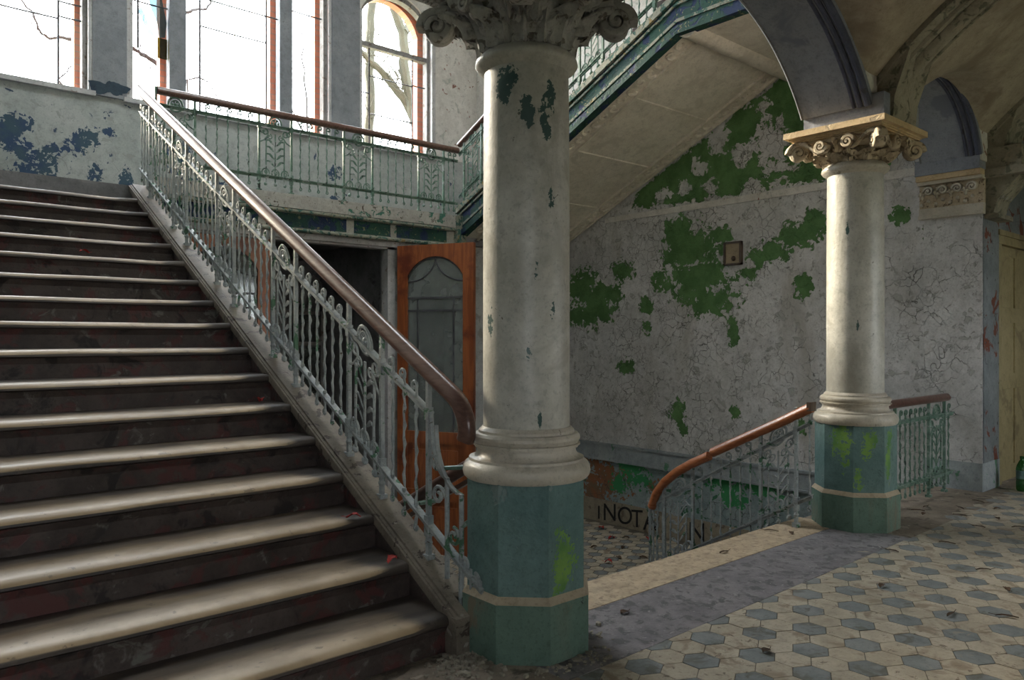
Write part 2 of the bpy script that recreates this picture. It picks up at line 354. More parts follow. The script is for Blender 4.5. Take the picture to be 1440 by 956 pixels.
WH = [(4.55, 3.61, .23, .27), (5.22, 3.81, .13, .24), (4.88, 3.54, .13, .13), (4.39, 3.29, .18, .09), (4.19, 3.41, .11, .09), (5.47, 3.47, .1, .12), (6.05, 3.21, .13, .07), (5.32, 3.21, .1, .08), (4.75, 3.13, .14, .08), (5.73, 3.25, .08, .09), (4.61, 4.01, .09, .06)]
U, V, vs, fs = grid(2.42, YB, -.04, 4.5, .045, lambda y, z: (XR, y, z))
mb = MB(); mb.add(vs, fs); nfront = len(vs)
me = mb.mesh('wall_right', 'wall_paint')
zone = np.minimum.reduce([np.clip(.5+(V-3.07)/.16, 0, 1.1), np.clip(.5+(2.70+(7.82-U)*.467-.02-V)/.16, 0, 1.1), np.clip(.5+(6.5-U)/.4, 0, 1.1), np.clip(.5+(U-3.3)/.6, 0, 1.1)])
pe = np.maximum(blobs(U, V, G), zone); pe = np.minimum(pe, 1-blobs(U, V, WH)+.08*(pe > .6))
fattr(me, 'peel', pe)
wr = struct(put('wall_right', me), 'grey white wall with flaking paint and large bare green patches')
struct(MB().box((XR+.002, 2.6, -1.3), (XR+.25, 10.3, ZT)).build('wall_right_core', 'upper_wall'))
struct(MB().box((XR-.012, 2.42, 4.5), (XR+.01, YB, ZT)).build('wall_right_upper', 'upper_wall'))
# dado of the lower hall
U, V, vs, fs = grid(2.995, 10.0, ZLOW, -.24, .05, lambda y, z: (XR-.004, y, z))
mb = MB(); mb.add(vs, fs); me = mb.mesh('wall_right_dado', 'dado_paint')
fattr(me, 'brick', blobs(U, V, [(7.02, -.47, .40, .22), (7.21, -.71, .28, .2), (6.64, -.34, .17, .13), (6.2, -.5, .1, .08)]))
fattr(me, 'peel', blobs(U, V, [(6.62, -.29, .19, .13), (6.4, -.42, .16, .11), (4.75, -.30, .35, .08), (5.22, -.28, .19, .1), (5.02, -.46, .14, .08), (6.75, -.55, .12, .08)]))
struct(put('wall_right_dado', me))
mb = MB(); mb.box((XR-.035, 2.995, -.24), (XR+.01, 10, -.03)); mb.box((XR-.05, 2.995, -.055), (XR+.01, 10, -.025)); mb.box((XR-.045, 2.995, -.26), (XR+.01, 10, -.235))
struct(mb.build('trim_1', 'dado_band'), 'blue grey moulded dado band along the peeling wall')
mb = MB(); mb.yz([(2.95, 2.97), (2.95, 3.05), (7.0, 3.03), (7.0, 2.96)], XR-.014, XR+.01); struct(mb.build('trim_4', 'upper_wall'), 'faint pale ledge across the peeling wall')
# arcade and stairwell walls
AR1 = (2.385+.30, C2[0]-.30, 3.05, .757); AR2 = (C2[0]+.30, 7.66, 3.05, .56); AR0 = (XLW+.05, 2.385-.30, 3.05, .60)
ops = [(a, b, 2.0, sp, rs) for (a, b, sp, rs) in (AR0, AR1, AR2)]
mb = MB(); arched(mb, -4.2, XR+.2, 3.0, ZT, YA0, YA1, [(a, b, 3.0, sp, rs) for (a, b, sp, rs) in (AR0, AR1, AR2)], 40)
struct(mb.build('wall_arcade', 'upper_wall'), 'wall above the columns pierced by round arches')
struct(MB().box((-4.2, YA0, -.2), (XLW, YA1, 3.0)).build('wall_arcade_left', 'grey_lower'))
struct(MB().box((XLW-.25, YA1, -.2), (XLW, YB+.2, ZT)).build('wall_left', 'landing_wall'))
for i, (a, b, sp, rs) in enumerate((AR1, AR2, AR0)):
    hw = (b-a)/2; rad = (hw*hw+rs*rs)/(2*rs); zc = sp+rs-rad; xc = (a+b)/2; th = math.asin(hw/rad)
    arc = lambda r, n=40: [(xc+r*math.sin(-th+2*th*k/n), zc+r*math.cos(-th+2*th*k/n)) for k in range(n+1)]
    A = empty('stone_arch', (0, 0, 0)); struct(A, ['slate blue arch spanning the gap between the two columns', 'small slate blue arch between far column and pilaster', 'slate blue arch over the foot of the staircase'][i])
    mb = MB(); inn = arc(rad-.015); out = arc(rad+.03)
    for k in range(40): mb.xz([inn[k], inn[k+1], out[k+1], out[k]], YA0-.01, YA1+.01)
    mb.build('soffit', 'arch_blue', A, 30)
    for (yy, rr, dr) in ((YA0+.012, .024, 0), (YA0+.065, .018, 0), (YA0+.11, .013, 0)):
        mb = MB(); mb.tube([(x, yy, z) for x, z in arc(rad-.018-dr)], rr, 8); mb.build('roll_moulding', 'arch_dark', A, True)
    mb = MB(); mb.tube([(x, YA1+.004, z) for x, z in arc(rad-.018)], .009, 6); mb.build('edge_bead', 'pier_paint', A, True)
# ---- corridor: floor slab, opposite wall, ends, vault
struct(MB().box((-4.2, -2, -1.3), (XR+.001, 2.995, -.007)).build('floor_slab', 'dusty_floor'))
floor = struct(MB().box((-4.2, -1.66, -.01), (13, 2.2, -.004)).build('floor', 'grout'), 'floor of cream and slate hexagonal tiles')
struct(MB().box((XR, -2, -.3), (13.2, 2.6, -.005)).build('floor_passage', 'dusty_floor'))
struct(MB().box((-4.2, 2.2, -.0062), (2.22, 2.74, .0)).build('floor_stair_foot', 'dusty_floor'))
struct(MB().box((-4.2, -1.66, -.0052), (2.28, 2.2, .0)).build('floor_dusty', 'dusty_floor'))
struct(MB().box((5.62, 2.2, -.0062), (XR, 2.995, .0)).build('floor_dark', 'dusty_floor'))
struct(MB().box((2.22, 2.2, -.005), (5.62, 2.698, .001)).build('floor_strip_grey', 'granite_grey'), 'worn grey stone strip between tiles and stair edge')
struct(MB().box((2.22, 2.702, -.005), (5.62, 3.02, .003)).build('floor_strip_pink', 'granite_pink'), 'warm buff stone edging at the top of the lower stairs')
wo = [(x, x+1.05, 1.1, 2.4, .35) for x in (-1.5, 6.6)]  # unseen windows added behind the camera as fill for columns, floor and treads
mb = MB(); arched(mb, -4.2, 13.2, -.2, 4.7, -2.0, -1.65, wo, 16); struct(mb.build('wall_front', 'grey_lower'))
for i, (a, b, s_, sp, rs) in enumerate(wo):
    W_ = struct(empty('window_%d' % (i+5), (0, 0, 0)))
    mb = MB()
    for x in (a, (a+b)/2-.03, b-.06): mb.box((x, -1.9, s_), (x+.06, -1.84, sp+(.42 if x == (a+b)/2-.03 else .05)))
    for z in (s_, 1.75, sp-.03): mb.box((a, -1.895, z), (b, -1.845, z+.05))
    mb.build('window_frame', 'frame_wood', W_)
    MB().box((a, -1.872, s_), (b, -1.868, sp+rs)).build('pane', 'pane_glass', W_)
struct(MB().box((-4.4, -2, -.2), (-4.2, 2.9, 4.7)).build('wall_corridor_left', 'grey_lower'))
struct(MB().box((13, -2, -.2), (13.2, 2.9, 4.7)).build('wall_corridor_end', 'grey_lower'))
BAYS = [(-4.3, -.95), (-.95, 2.385), (2.385, C2[0]), (C2[0], 8.03), (8.03, 10.3), (10.3, 13.1)]
def vault_z(x, y):
    for a, b in BAYS:
        if a <= x <= b:
            h = (b-a)/2; hc = h-.30; rs = .757*hc/1.38; rad = (hc*hc+rs*rs)/(2*rs); zc = 3.05+rs-rad
            d = min(abs(x-(a+b)/2), hc); za = zc+math.sqrt(rad*rad-d*d)+.03; break
    rb = 2.69+.07; dy = min(abs(y-.37), 2.03); zb = 1.38+math.sqrt(rb*rb-dy*dy)
    k = .09; hh = max(0, min(1, .5+.5*(za-zb)/k)); return zb*(1-hh)+za*hh+k*hh*(1-hh)
U, V, vs, fs = grid(-4.25, 13.05, -1.66, 2.40, .07, lambda x, y: (x, y, vault_z(x, y)))
mb = MB(); mb.add(vs, fs); struct(mb.build('ceiling', 'vault_plaster', None, 30), 'brown plastered groin vault')
struct(MB().box((-4.4, -2, 4.32), (13.2, 2.4, 4.68)).build('ceiling_slab', 'vault_plaster'))
for i, xr in enumerate((-.95, 2.385, C2[0], 8.03, 10.3)):
    A = struct(empty('vault_rib', (xr, 0, 0)), 'moulded plaster vault rib rising from ' + ['a bay left of view', 'the near column', 'the far column', 'the corner bracket', 'a bay right of view'][i])
    th = math.asin(2.02/2.69); pts = [(0, .37-2.69*math.sin(th-2*th*k/32), 1.38+2.69*math.cos(th-2*th*k/32)) for k in range(33)]
    MB().yz([(2.39, 2.94), (2.285, 2.94), (2.27, 3.10), (2.17, 3.40), (2.17, 3.55), (2.39, 3.55)], -.2, .2).build('rib_springer', 'rib_plaster', A)
    MB().sweep(pts, [(-.21, .30), (-.21, .03), (-.15, .0), (.15, .0), (.21, .03), (.21, .30)], (1, 0, 0)).build('rib_band', 'rib_plaster', A, 30)
    MB().sweep(pts, [(.065*math.cos(t), -.005+.055*math.sin(t)) for t in np.linspace(0, 2*PI, 11)[:-1]], (1, 0, 0)).build('centre_roll', 'rib_plaster', A, True)
    for sx in (-.135, .135): MB().sweep(pts, [(sx+.022*math.cos(t), .022*math.sin(t)) for t in np.linspace(0, 2*PI, 7)[:-1]], (1, 0, 0)).build('side_roll', 'rib_plaster', A, True)
# passage beyond the pilaster: wall facing the corridor with a yellow door
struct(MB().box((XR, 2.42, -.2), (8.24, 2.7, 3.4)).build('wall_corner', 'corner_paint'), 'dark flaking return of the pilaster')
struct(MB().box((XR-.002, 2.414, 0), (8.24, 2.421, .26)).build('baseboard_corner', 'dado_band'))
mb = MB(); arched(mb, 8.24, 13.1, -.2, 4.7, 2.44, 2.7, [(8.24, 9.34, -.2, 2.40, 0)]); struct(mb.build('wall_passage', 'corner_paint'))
D = struct(empty('door_2', (8.24, 2.44, 0)), 'dull yellow panelled door at the right edge')
MB().box((.10, .03, 0), (1.0, .08, 2.30)).build('leaf', 'yellow_paint', D)
mb = MB(); mb.box((0, -.015, 0), (.10, .1, 2.40)); mb.box((1.0, -.015, 0), (1.10, .1, 2.40)); mb.box((0, -.02, 2.30), (1.10, .1, 2.40)); mb.box((-.02, -.035, 2.38), (1.12, .1, 2.43)); mb.build('frame', 'yellow_paint', D)
for z0, z1 in ((.15, .9), (1.05, 1.55), (1.7, 2.2)):
    for x0 in (.18, .60): MB().box((x0, .015, z0), (x0+.32, .031, z1)).build('panel', 'yellow_paint', D)
# ---- lower hall
struct(MB().box((2.0, 2.98, -1.4), (XR+.2, 10, ZLOW-.004)).build('floor_lower', 'grout'), 'tiled floor of the lower hall')
struct(MB().box((2.0, YL+.12, ZLOW), (2.3, YL+.4, 2.6)).build('wall_lower_left', 'grey_lower'))
mb = MB(); arched(mb, 4.98, XR, ZLOW, 2.62, YL+.1, YL+.35, [(5.3, 5.9, -.2, 1.9, 0)]); struct(mb.build('wall_lower_back', 'grey_lower'))
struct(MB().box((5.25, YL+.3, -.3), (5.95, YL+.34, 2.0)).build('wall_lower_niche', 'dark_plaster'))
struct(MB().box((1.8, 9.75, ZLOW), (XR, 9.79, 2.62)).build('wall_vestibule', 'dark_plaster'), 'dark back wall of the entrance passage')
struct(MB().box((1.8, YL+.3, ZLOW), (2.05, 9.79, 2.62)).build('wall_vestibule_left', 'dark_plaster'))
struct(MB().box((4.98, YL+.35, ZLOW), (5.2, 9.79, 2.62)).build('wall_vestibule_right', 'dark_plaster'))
mb = MB()
mb.box((4.88, YL+.02, ZLOW), (4.98, YL+.16, 2.52)); mb.box((2.3, YL+.02, 2.46), (4.98, YL+.16, 2.56)); mb.box((2.3, YL+.02, ZLOW), (2.42, YL+.16, 2.52))
struct(mb.build('door_frame', 'frame_wood'), 'pale grey frame of the wide doorway under the landing')
S = empty('tracery_screen', (4.3, 9.6, 0)); tag(S, 'dark pointed tracery window inside the passage behind the red doors', 'window')
mb = MB()
for x in (-.75, -.25, .25, .62): mb.box((x-.025, -.03, ZLOW), (x+.025, .03, 1.75))
for z in (.6, 1.3, 1.72): mb.box((-.8, -.025, z), (.66, .025, z+.05))
mb.build('frame', 'frame_dark', S)
for x0 in (-.75, -.25, .25):
    for sg in (-1, 1):
        xm = x0+.25; mb = MB(); mb.tube([(xm+sg*.25*(1-k/8)**.7, 0, 1.75+.5*(k/8)**.8) for k in range(9)], .022, 6); mb.build('arch_bar', 'frame_dark', S, True)
for x0, z0 in ((-.72, .65), (-.22, .65), (.28, .65), (-.72, 1.35), (.28, 1.35)): MB().box((x0, -.004, z0), (x0+(.44 if x0 < .2 else .31), .004, z0+(.62 if z0 < 1 else .36))).build('pane', 'door_glass', S)
# ---- landing with fascia, upper flight, upper floor
struct(MB().box((XLW, YL-.0, 2.60), (XR, YB+.2, ZL)).build('floor_landing', 'dark_plaster'))
F = struct(empty('landing_edge', (0, 0, 0)), 'painted landing edge with flaking blue green panels')
MB().box((2.19, YL-.10, ZL-.05), (5.90, YL+.02, ZL+.10)).build('kerb', 'landing_edge', F)
MB().box((2.19, YL-.06, ZL-.30), (5.90, YL+.02, ZL-.05)).build('fascia', 'landing_edge', F)
mb = MB()
for x0, x1 in ((2.3, 3.25), (3.34, 4.28), (4.38, 4.86), (4.95, 5.68)): MB().box((x0, YL-.068, ZL-.245), (x1, YL-.058, ZL-.10)).build('panel', 'string_band', F)
for z, d in ((ZL-.075, .085), (ZL-.28, .085)): mb.tube([(2.19, YL-d, z), (5.90, YL-d, z)], .022, 8)
mb.build('bead_moulding', 'string_edge', F, True)
MB().box((2.19, YL-.03, ZL-.36), (5.90, YL+.16, ZL-.30)).build('lower_cornice', 'frame_wood', F)
MB().box((5.80, YL-.13, ZL-.36), (5.95, YL+.02, ZL+.10)).build('corner_block', 'string_edge', F)
YT = 4.38; ZU = 4.684
U2 = empty('upper_staircase', (0, 0, 0)); tag(U2, 'upper stair flight seen from below, beige plaster underside with blue green edge', 'staircase')
mb = MB(); mb.yz([(YL, SO(YL)), (YT, SO(YT)), (YT, SO(YT)+.25), (YL, SO(YL)+.2)], 5.93, XR-.013); mb.build('underside', 'soffit_plaster', U2)
mb = MB(); mb.box((5.93, YA1+.012, SO(YT)-.02), (XR-.014, YT+.02, ZU)); mb.build('landing_slab', 'soffit_plaster', U2)
TU = (YL-YT)/11
for k in range(11): MB().box((5.98, YL-(k+1)*TU, SO(YL-(k+1)*TU)+.06), (XR-.015, YL-k*TU, ZL+(k+1)*R)).build('step', 'riser_wood', U2)
mb = MB(); pr = [(.0, -.10), (.06, -.085), (.10, -.04), (.11, .0), (.09, .06), (-.09, .06), (-.11, .0), (-.10, -.05), (-.05, -.085)]
mb.add(*(lambda m: (m.v, m.f))(MB().sweep([(5.93, YT-.08, SO(YT)), (XR-.014, YT-.08, SO(YT))], pr, (0, -1, 0)))); mb.build('cross_beam', 'soffit_plaster', U2, 40)
def slope_strip(x0, x1, z0, z1, nm, mt, ya=YL, yb=YT, sm=False):
    mb = MB(); mb.yz([(ya, SO(ya)+z0), (yb, SO(yb)+z0), (yb, SO(yb)+z1), (ya, SO(ya)+z1)], x0, x1); return mb.build(nm, mt, U2)
# border strips of the underside and curled relief leaves between them
for x0, x1 in ((5.99, 6.02), (6.22, 6.25), (7.52, 7.55), (7.72, 7.75)): slope_strip(x0, x1, -.03, .02, 'border_strip', 'soffit_plaster')
for yy in (6.9, 6.05, 5.2):
    slope_strip(6.25, 7.52, -.014, .02, 'cross_joint', 'soffit_plaster', yy+.012, yy-.012)
mb = MB()
for k in range(2):
    sg = 1 if k else -1
    pts = [(sg*.085*math.exp(-.30*t)*math.cos(t)+0, sg*.02+.07*math.exp(-.22*t)*math.sin(t)+sg*.05, -.004) for t in np.linspace(0, 5.5, 14)]
    mb.tube(pts, [.021*(1-.5*i/13) for i in range(14)], 6)
curl = mb.mesh('relief_curl', 'soffit_plaster', True)
an = math.atan(.467)
for xx in (6.12, 7.635):
    for k in range(13):
        yy = YL-.25-k*.25; put('relief_curl', curl, U2, (xx, yy, SO(yy)-.002), (-an, 0, 0))
# outer string of the upper flight: coloured bands (visible face looks left)
def string(x0, x1, z0, z1, nm, mt):
    mb = MB(); ya, yb, yc = YL-.02, YT, YA1+.015
    mb.yz([(ya, SO(ya)+z0), (yb, SO(yb)+z0), (yc, SO(yb)+z0), (yc, SO(yb)+z1), (yb, SO(yb)+z1), (ya, SO(ya)+z1)], x0, x1); mb.build(nm, mt, U2)
string(5.885, 5.95, -.05, .33, 'string_board', 'string_band'); string(5.86, 5.97, -.06, .02, 'lower_roll', 'string_band'); string(5.872, 5.96, .055, .085, 'middle_bead', 'string_edge')
string(5.85, 5.99, .27, .34, 'upper_kerb', 'string_edge'); string(5.868, 5.96, .215, .24, 'upper_bead', 'string_edge')
# ---- window wall with three windows, brick outside
WA = (.82, 2.12, 4.23, 6.12, .46); WB = (2.52, 5.14, 4.23, 6.7, .9); WC = (5.62, 6.90, 4.23, 6.12, .46)
U, V, vs, fs = grid(XLW, XR, ZL, 4.23, .06, lambda x, z: (x, YB, z))
mb = MB(); mb.add(vs, fs); me = mb.mesh('wall_back_low', 'landing_wall')
fattr(me, 'peel', blobs(U, V, [(1.32, 3.59, .14, .10), (1.47, 3.42, .12, .10), (1.64, 3.36, .10, .12), (1.50, 3.22, .18, .06), (2.03, 3.63, .13, .09), (1.42, 3.74, .09, .07), (1.72, 3.5, .06, .05), (2.18, 3.28, .05, .12), (2.12, 3.75, .05, .06), (2.33, 3.8, .06, .03), (2.5, 3.25, .04, .1), (3.1, 3.6, .12, .18), (3.25, 3.3, .15, .1), (4.1, 3.2, .2, .08), (3.6, 3.25, .12, .14), (5.3, 3.3, .15, .08), (5.2, 3.75, .08, .08)]))
struct(put('wall_back_low', me), 'pale wall below the windows with blue peeled patches')
mb = MB(); arched(mb, XLW-.2, XR+.1, 2.6, ZT, YB+.002, YB+.17, [WA, WB, WC], 24); struct(mb.build('wall_back', 'upper_wall'))
mb = MB(); arched(mb, XLW-.4, XR+.6, -1.2, ZT, 10.0, 10.13, [(.86, 2.0, 4.05, 6.1, .42), (2.58, 2.94, 4.05, 6.5, .3), (3.18, 4.36, 4.05, 7.1, .4), (4.6, 5.02, 4.05, 6.5, .3), (5.66, 6.76, 4.05, 6.1, .42)], 20)
struct(mb.build('wall_exterior', 'red_brick'), 'red brick outer face of the window wall')
mb = MB()
for a, b in (((XLW-.3, YA0, ZT), (2.3, 10.4, ZT+.2)), ((4.3, YA0, ZT), (XR+.3, 10.4, ZT+.2)), ((2.3, YA0, ZT), (4.3, 5.1, ZT+.2)), ((2.3, 7.1, ZT), (4.3, 10.4, ZT+.2))): mb.box(a, b)
struct(mb.build('ceiling_stairwell', 'upper_wall'))
SKL = struct(empty('window_4', (0, 0, ZT)), 'unseen glazed rooflight added to brighten the stairwell')  # invented rooflight, out of view, added for top light on stairs and walls
for x in np.linspace(2.3, 4.25, 5): MB().box((x, 5.1, .05), (x+.05, 7.1, .15)).build('glazing_bar', 'frame_wood', SKL)
for k in range(4): MB().box((2.35+k*.4875, 5.1, .098), (2.3+(k+1)*.4875, 7.1, .102)).build('pane', 'pane_glass', SKL)
# piers between the windows (painted pilasters)
for i, (a, b) in enumerate(((2.14, 2.50), (5.16, 5.60))):
    struct(MB().box((a, YB-.05, 4.20), (b, YB+.05, ZT)).build('trim_%d' % (i+2), 'pier_paint'), 'grey painted pier between tall windows')
rnd = random.Random(4); po = []
for k in range(40):
    t = 2*PI*k/40; r_ = 1+.30*math.sin(2*t+1)+.18*math.sin(5*t)+.14*rnd.uniform(-1, 1); po.append((2.31+.17*r_*math.cos(t), 4.30+.09*r_*math.sin(t)))
P1 = tag(MB().xz(po, YB-.054, YB-.05).build('paint_flake', 'bare_blue'), 'dark blue bare patch at the foot of the left window pier', 'paint flake')
# window joinery
def window(n, op, mull, transom, cames_v, cames_h, label, skip=()):
    a, b, sill, sp, rs = op
    W_ = struct(empty('window_%d' % n, (0, YB+.1, 0)), label)
    hw = (b-a)/2; rad = (hw*hw+rs*rs)/(2*rs); zc = sp+rs-rad; xc = (a+b)/2
    top = lambda x: zc+math.sqrt(max(0, rad*rad-(x-xc)**2))
    mb = MB(); mb.box((a, -.06, sill), (a+.07, .05, top(a+.07))); mb.build('jamb', 'frame_wood', W_)
    mb = MB(); mb.box((b-.07, -.06, sill), (b, .05, top(b-.07))); mb.build('jamb', 'frame_dark', W_)
    mb = MB(); mb.box((b-.02, -.13, sill), (b+.045, -.04, top(b-.02))); mb.build('architrave', 'frame_wood', W_)
    mb = MB(); mb.box((a-.045, -.13, sill), (a+.02, -.04, top(a+.02))); mb.build('architrave', 'frame_wood', W_)
    mb = MB(); pts = [(a+(b-a)*k/24, top(a+(b-a)*k/24)) for k in range(25)]
    for k in range(24): mb.xz([pts[k], pts[k+1], (pts[k+1][0], pts[k+1][1]-.07), (pts[k][0], pts[k][1]-.07)], -.06, .05)
    mb.build('arched_head', 'frame_dark', W_)
    MB().box((a-.05, -.16, sill-.05), (b+.05, .04, sill+.005)).build('window_sill', 'frame_wood', W_)
    edges = [a+.07]
    for (m0, m1) in mull: MB().box((m0, -.08, sill), (m1, .05, top((m0+m1)/2))).build('mullion', 'pier_paint', W_); edges += [m0, m1]
    edges.append(b-.07)
    if transom: MB().box((a+.05, -.05, transom-.035), (b-.05, .04, transom+.035)).build('transom', 'frame_dark', W_)
    for x, z0, z1 in cames_v: MB().tube([(x, .0, z0), (x, .0, z1)], .013, 6).build('came', 'lead', W_)
    for z, x0, x1 in cames_h: MB().tube([(x0, .0, z), ((x0+x1)/2, 0, z-.004), (x1, .0, z)], .010, 6).build('came', 'lead', W_)
    return W_, edges, top
wA, eA, tA = window(1, WA, [], 5.72, [(1.82, 4.23, 6.4), (1.06, 4.23, 6.4)], [(5.02, 1.06, 1.82), (5.22, 1.82, 2.06), (5.05, 1.82, 2.06), (5.02, .88, 1.06), (5.42, 1.06, 1.82)], 'leftmost tall window, cut by the left edge')
wB, eB, tB = window(2, WB, [(3.0, 3.2), (4.42, 4.60)], 0, [(3.39, 4.23, 7.3), (4.26, 4.23, 7.3), (2.66, 4.9, 6.9)], [(5.36, 3.39, 4.26), (5.72, 3.2, 4.42), (5.46, 2.6, 3.0), (6.2, 3.2, 4.42), (5.9, 4.6, 5.07)], 'wide three part window above the landing')
wC, eC, tC = window(3, WC, [], 5.72, [(5.84, 4.23, 5.72), (6.6, 4.23, 5.72)], [(5.02, 5.69, 5.84), (5.28, 5.84, 6.6), (4.72, 5.84, 6.6), (5.30, 6.6, 6.83)], 'arched window beside the near column capital')
def pane(W_, x0, x1, z0, z1, m='pane_glass'): return MB().box((x0, -.002, z0), (x1, .002, z1)).build('pane', m, W_)
for x0, x1 in ((.89, 1.06), (1.06, 1.82), (1.82, 2.05)):
    for z0, z1 in ((4.23, 5.02), (5.02, 5.7), (5.75, 6.3)): pane(wA, x0, x1, z0, z1)
for x0, x1 in ((3.2, 3.39), (3.39, 4.26), (4.26, 4.42)):
    for z0, z1 in ((4.23, 5.36), (5.36, 5.72), (5.72, 7.2)): pane(wB, x0, x1, z0, z1)
for z0, z1 in ((4.23, 5.9), (5.9, 6.9)): pane(wB, 4.6, 5.07, z0, z1)
for x0, x1 in ((5.69, 5.84), (5.84, 6.6), (6.6, 6.83)):
    for z0, z1 in ((4.23, 4.72), (4.72, 5.28), (5.28, 5.69), (5.75, 6.25)): pane(wC, x0, x1, z0, z1)
o = pane(wB, 2.885, 2.995, 4.83, 5.08, 'olive_glass'); o['label'] = 'olive green pane'
mb = MB()
for poly in ([(2.75, 5.70), (2.90, 5.72), (2.99, 5.28), (2.97, 5.1), (2.9, 5.08), (2.88, 5.25), (2.80, 5.44)], [(2.66, 5.35), (2.70, 5.4), (2.80, 5.16), (2.86, 5.08), (2.78, 5.1)]):
    mb.xz(poly, -.006, .006)
o = mb.build('broken_pane', 'ice_glass', wB); o['label'] = 'jagged pale blue remains of a broken pane'
struct(MB().box((-60, 10.4, -1.5), (70, 120, -1.2)).build('ground', 'exterior_ground'))
struct(MB().box((-60, -90, -1.5), (70, -2.1, -1.2)).build('ground_front', 'exterior_ground'))
# pilaster and impost on the right wall
PL = struct(empty('pilaster', (XR, 2.42, 0)), 'pale wall pilaster with carved impost under the small arch')
U, V, vs, fs = grid(0, .50, 0, 2.55, .05, lambda y, z: (-.02, y, z))
mb = MB(); mb.add(vs, fs); mb.box((-.0198, 0.0, 0), (.02, .5, 2.55)); me = mb.mesh('shaft', 'wall_paint'); put('shaft', me, PL)
MB().box((-.022, -.004, 0), (.0, .505, .26)).build('foot_band', 'dado_band', PL)
def imp(z0, z1, d, nm, mt='base_paint'): MB().box((-d, -.02, z0), (.01, .53, z1)).build(nm, mt, PL)
imp(2.53, 2.56, .07, 'astragal'); imp(2.56, 2.63, .05, 'neck_band'); imp(2.63, 2.85, .035, 'frieze', 'capital_warm'); imp(2.85, 2.88, .09, 'ovolo'); imp(2.88, 2.93, .13, 'cornice', 'abacus_warm'); imp(2.93, 3.07, .15, 'springer', 'arch_blue')
# ================================================================== MAIN STAIRCASE
ST = empty('main_staircase', (0, 0, 0)); tag(ST, 'wide dark wooden staircase with worn pale tread edges climbing to the windows', 'staircase')
NZ = lambda y: R + (y-Y0)*R/T             # line through the nosings
prof = [(.16, -.05), (.03, -.05), (.012, -.048), (.002, -.042), (-.001, -.032), (.0, -.022), (.004, -.012), (.012, -.005), (.024, -.0015), (.042, 0), (.065, 0), (.10, 0), (.15, 0), (.20, 0), (.26, 0), (T+.03, 0), (T+.03, -.03)]
xs = np.concatenate([np.linspace(XLW+.002, .2, 4), np.linspace(.3, 1.8, 16), np.linspace(1.84, XS+.015, 9)])
for k in range(1, NS+1):
    vs = []; wear = []; y1 = Y0+(k-1)*T; sd = k*1.7
    for x in xs:
        e = max(0, min(1, (XS-.03-x)/.22)); e = e*e*(3-2*e); e2 = max(0, min(1, (x+.1)/.4)); wf = e*e2*(.9+.25*math.sin(x*3.1+sd)+.12*math.sin(x*9+2*sd))
        for (py, pz) in prof:
            dz = 0
            if pz > -.03: dz = -wf*(.019*math.exp(-max(0, py)/.042)+.004*math.exp(-((py-.12)/.08)**2))
            yy = y1+py+(wf*.006 if py < .03 and pz > -.035 else 0)
            vs.append((x, yy, k*R+pz+dz))
            wr_ = 0
            if pz > -.02: wr_ = min(1, e*(.25+.85*math.exp(-max(0, py-.03)/.15)))
            wear.append(wr_*min(1, 1.12-.035*k))  # real wear plus painted nosing highlight, fading towards the darker upper treads
    m = len(prof); n = len(xs)
    fs = [(i*m+j, i*m+j+1, (i+1)*m+j+1, (i+1)*m+j) for i in range(n-1) for j in range(m-1)] + [tuple(range(m))[::-1], tuple(range((n-1)*m, n*m))]
    mb = MB(); mb.add(vs, fs); me = mb.mesh('tread', 'tread_worn_lit', 60); fattr(me, 'wear', wear); put('tread', me, ST)
    mb = MB(); mb.box((XLW+.002, y1+.030, (k-1)*R), (XS+.015, y1+.06, k*R-.045)); mb.build('riser', 'riser_wood', ST)
    mb = MB(); mb.yz([(y1+.012, k*R-.05), (y1+.03, k*R-.085), (y1+.035, k*R-.085), (y1+.035, k*R-.05)], XLW+.002, XS+.015); mb.build('cove_strip', 'riser_wood', ST)
ye = Y0+16*T
mb = MB(); mb.yz([(Y0+.06, -.005), (ye+.1, NZ(ye)-.34), (ye+.1, NZ(ye)-.62), (Y0+.6, -.3), (Y0+.06, -.3)], XLW+.002, XS+.02); mb.build('carriage', 'dark_plaster', ST)
mb = MB(); mb.yz([(Y0-.035, 0), (Y0-.035, NZ(Y0)-.02), (ye-.02, NZ(ye)-.01), (ye-.02, NZ(ye)-.5), (Y0+.7, 0), (Y0+.7, ZLOW), (Y0+.25, ZLOW), (Y0+.25, 0)], XS+.012, 2.095); mb.build('stringer', 'riser_wood', ST)
mb = MB(); mb.yz([(Y0+.25, ZLOW), (Y0+.25, -.02), (Y0+.7, .1), (ye+.02, NZ(ye)-.5), (ye+.02, ZLOW)], 2.06, 2.18); mb.build('flank_wall', 'grey_lower', ST)
def slopebar(x0, x1, d0, d1, nm, mt, ya=Y0-.05, yb=None):
    yb = yb or ye-.01; mb = MB(); mb.yz([(ya, NZ(ya)+d0), (yb, NZ(yb)+d0), (yb, NZ(yb)+d1), (ya, NZ(ya)+d1)], x0, x1); return mb.build(nm, mt, ST)
slopebar(2.09, 2.17, -.5, -.01, 'stringer_side', 'riser_wood', Y0+.08); slopebar(2.05, 2.098, -.01, .022, 'cap_board', 'stair_cap'); slopebar(2.098, 2.19, -.01, .022, 'cap_board', 'stair_cap', Y0+.08); MB().box((2.02, Y0-.055, 0), (2.092, Y0+.05, .165)).build('string_foot', 'stair_cap', ST); slopebar(2.018, 2.05, -.045, .004, 'cap_moulding', 'stair_cap'); slopebar(2.03, 2.046, .004, .012, 'cap_bead', 'stair_cap')
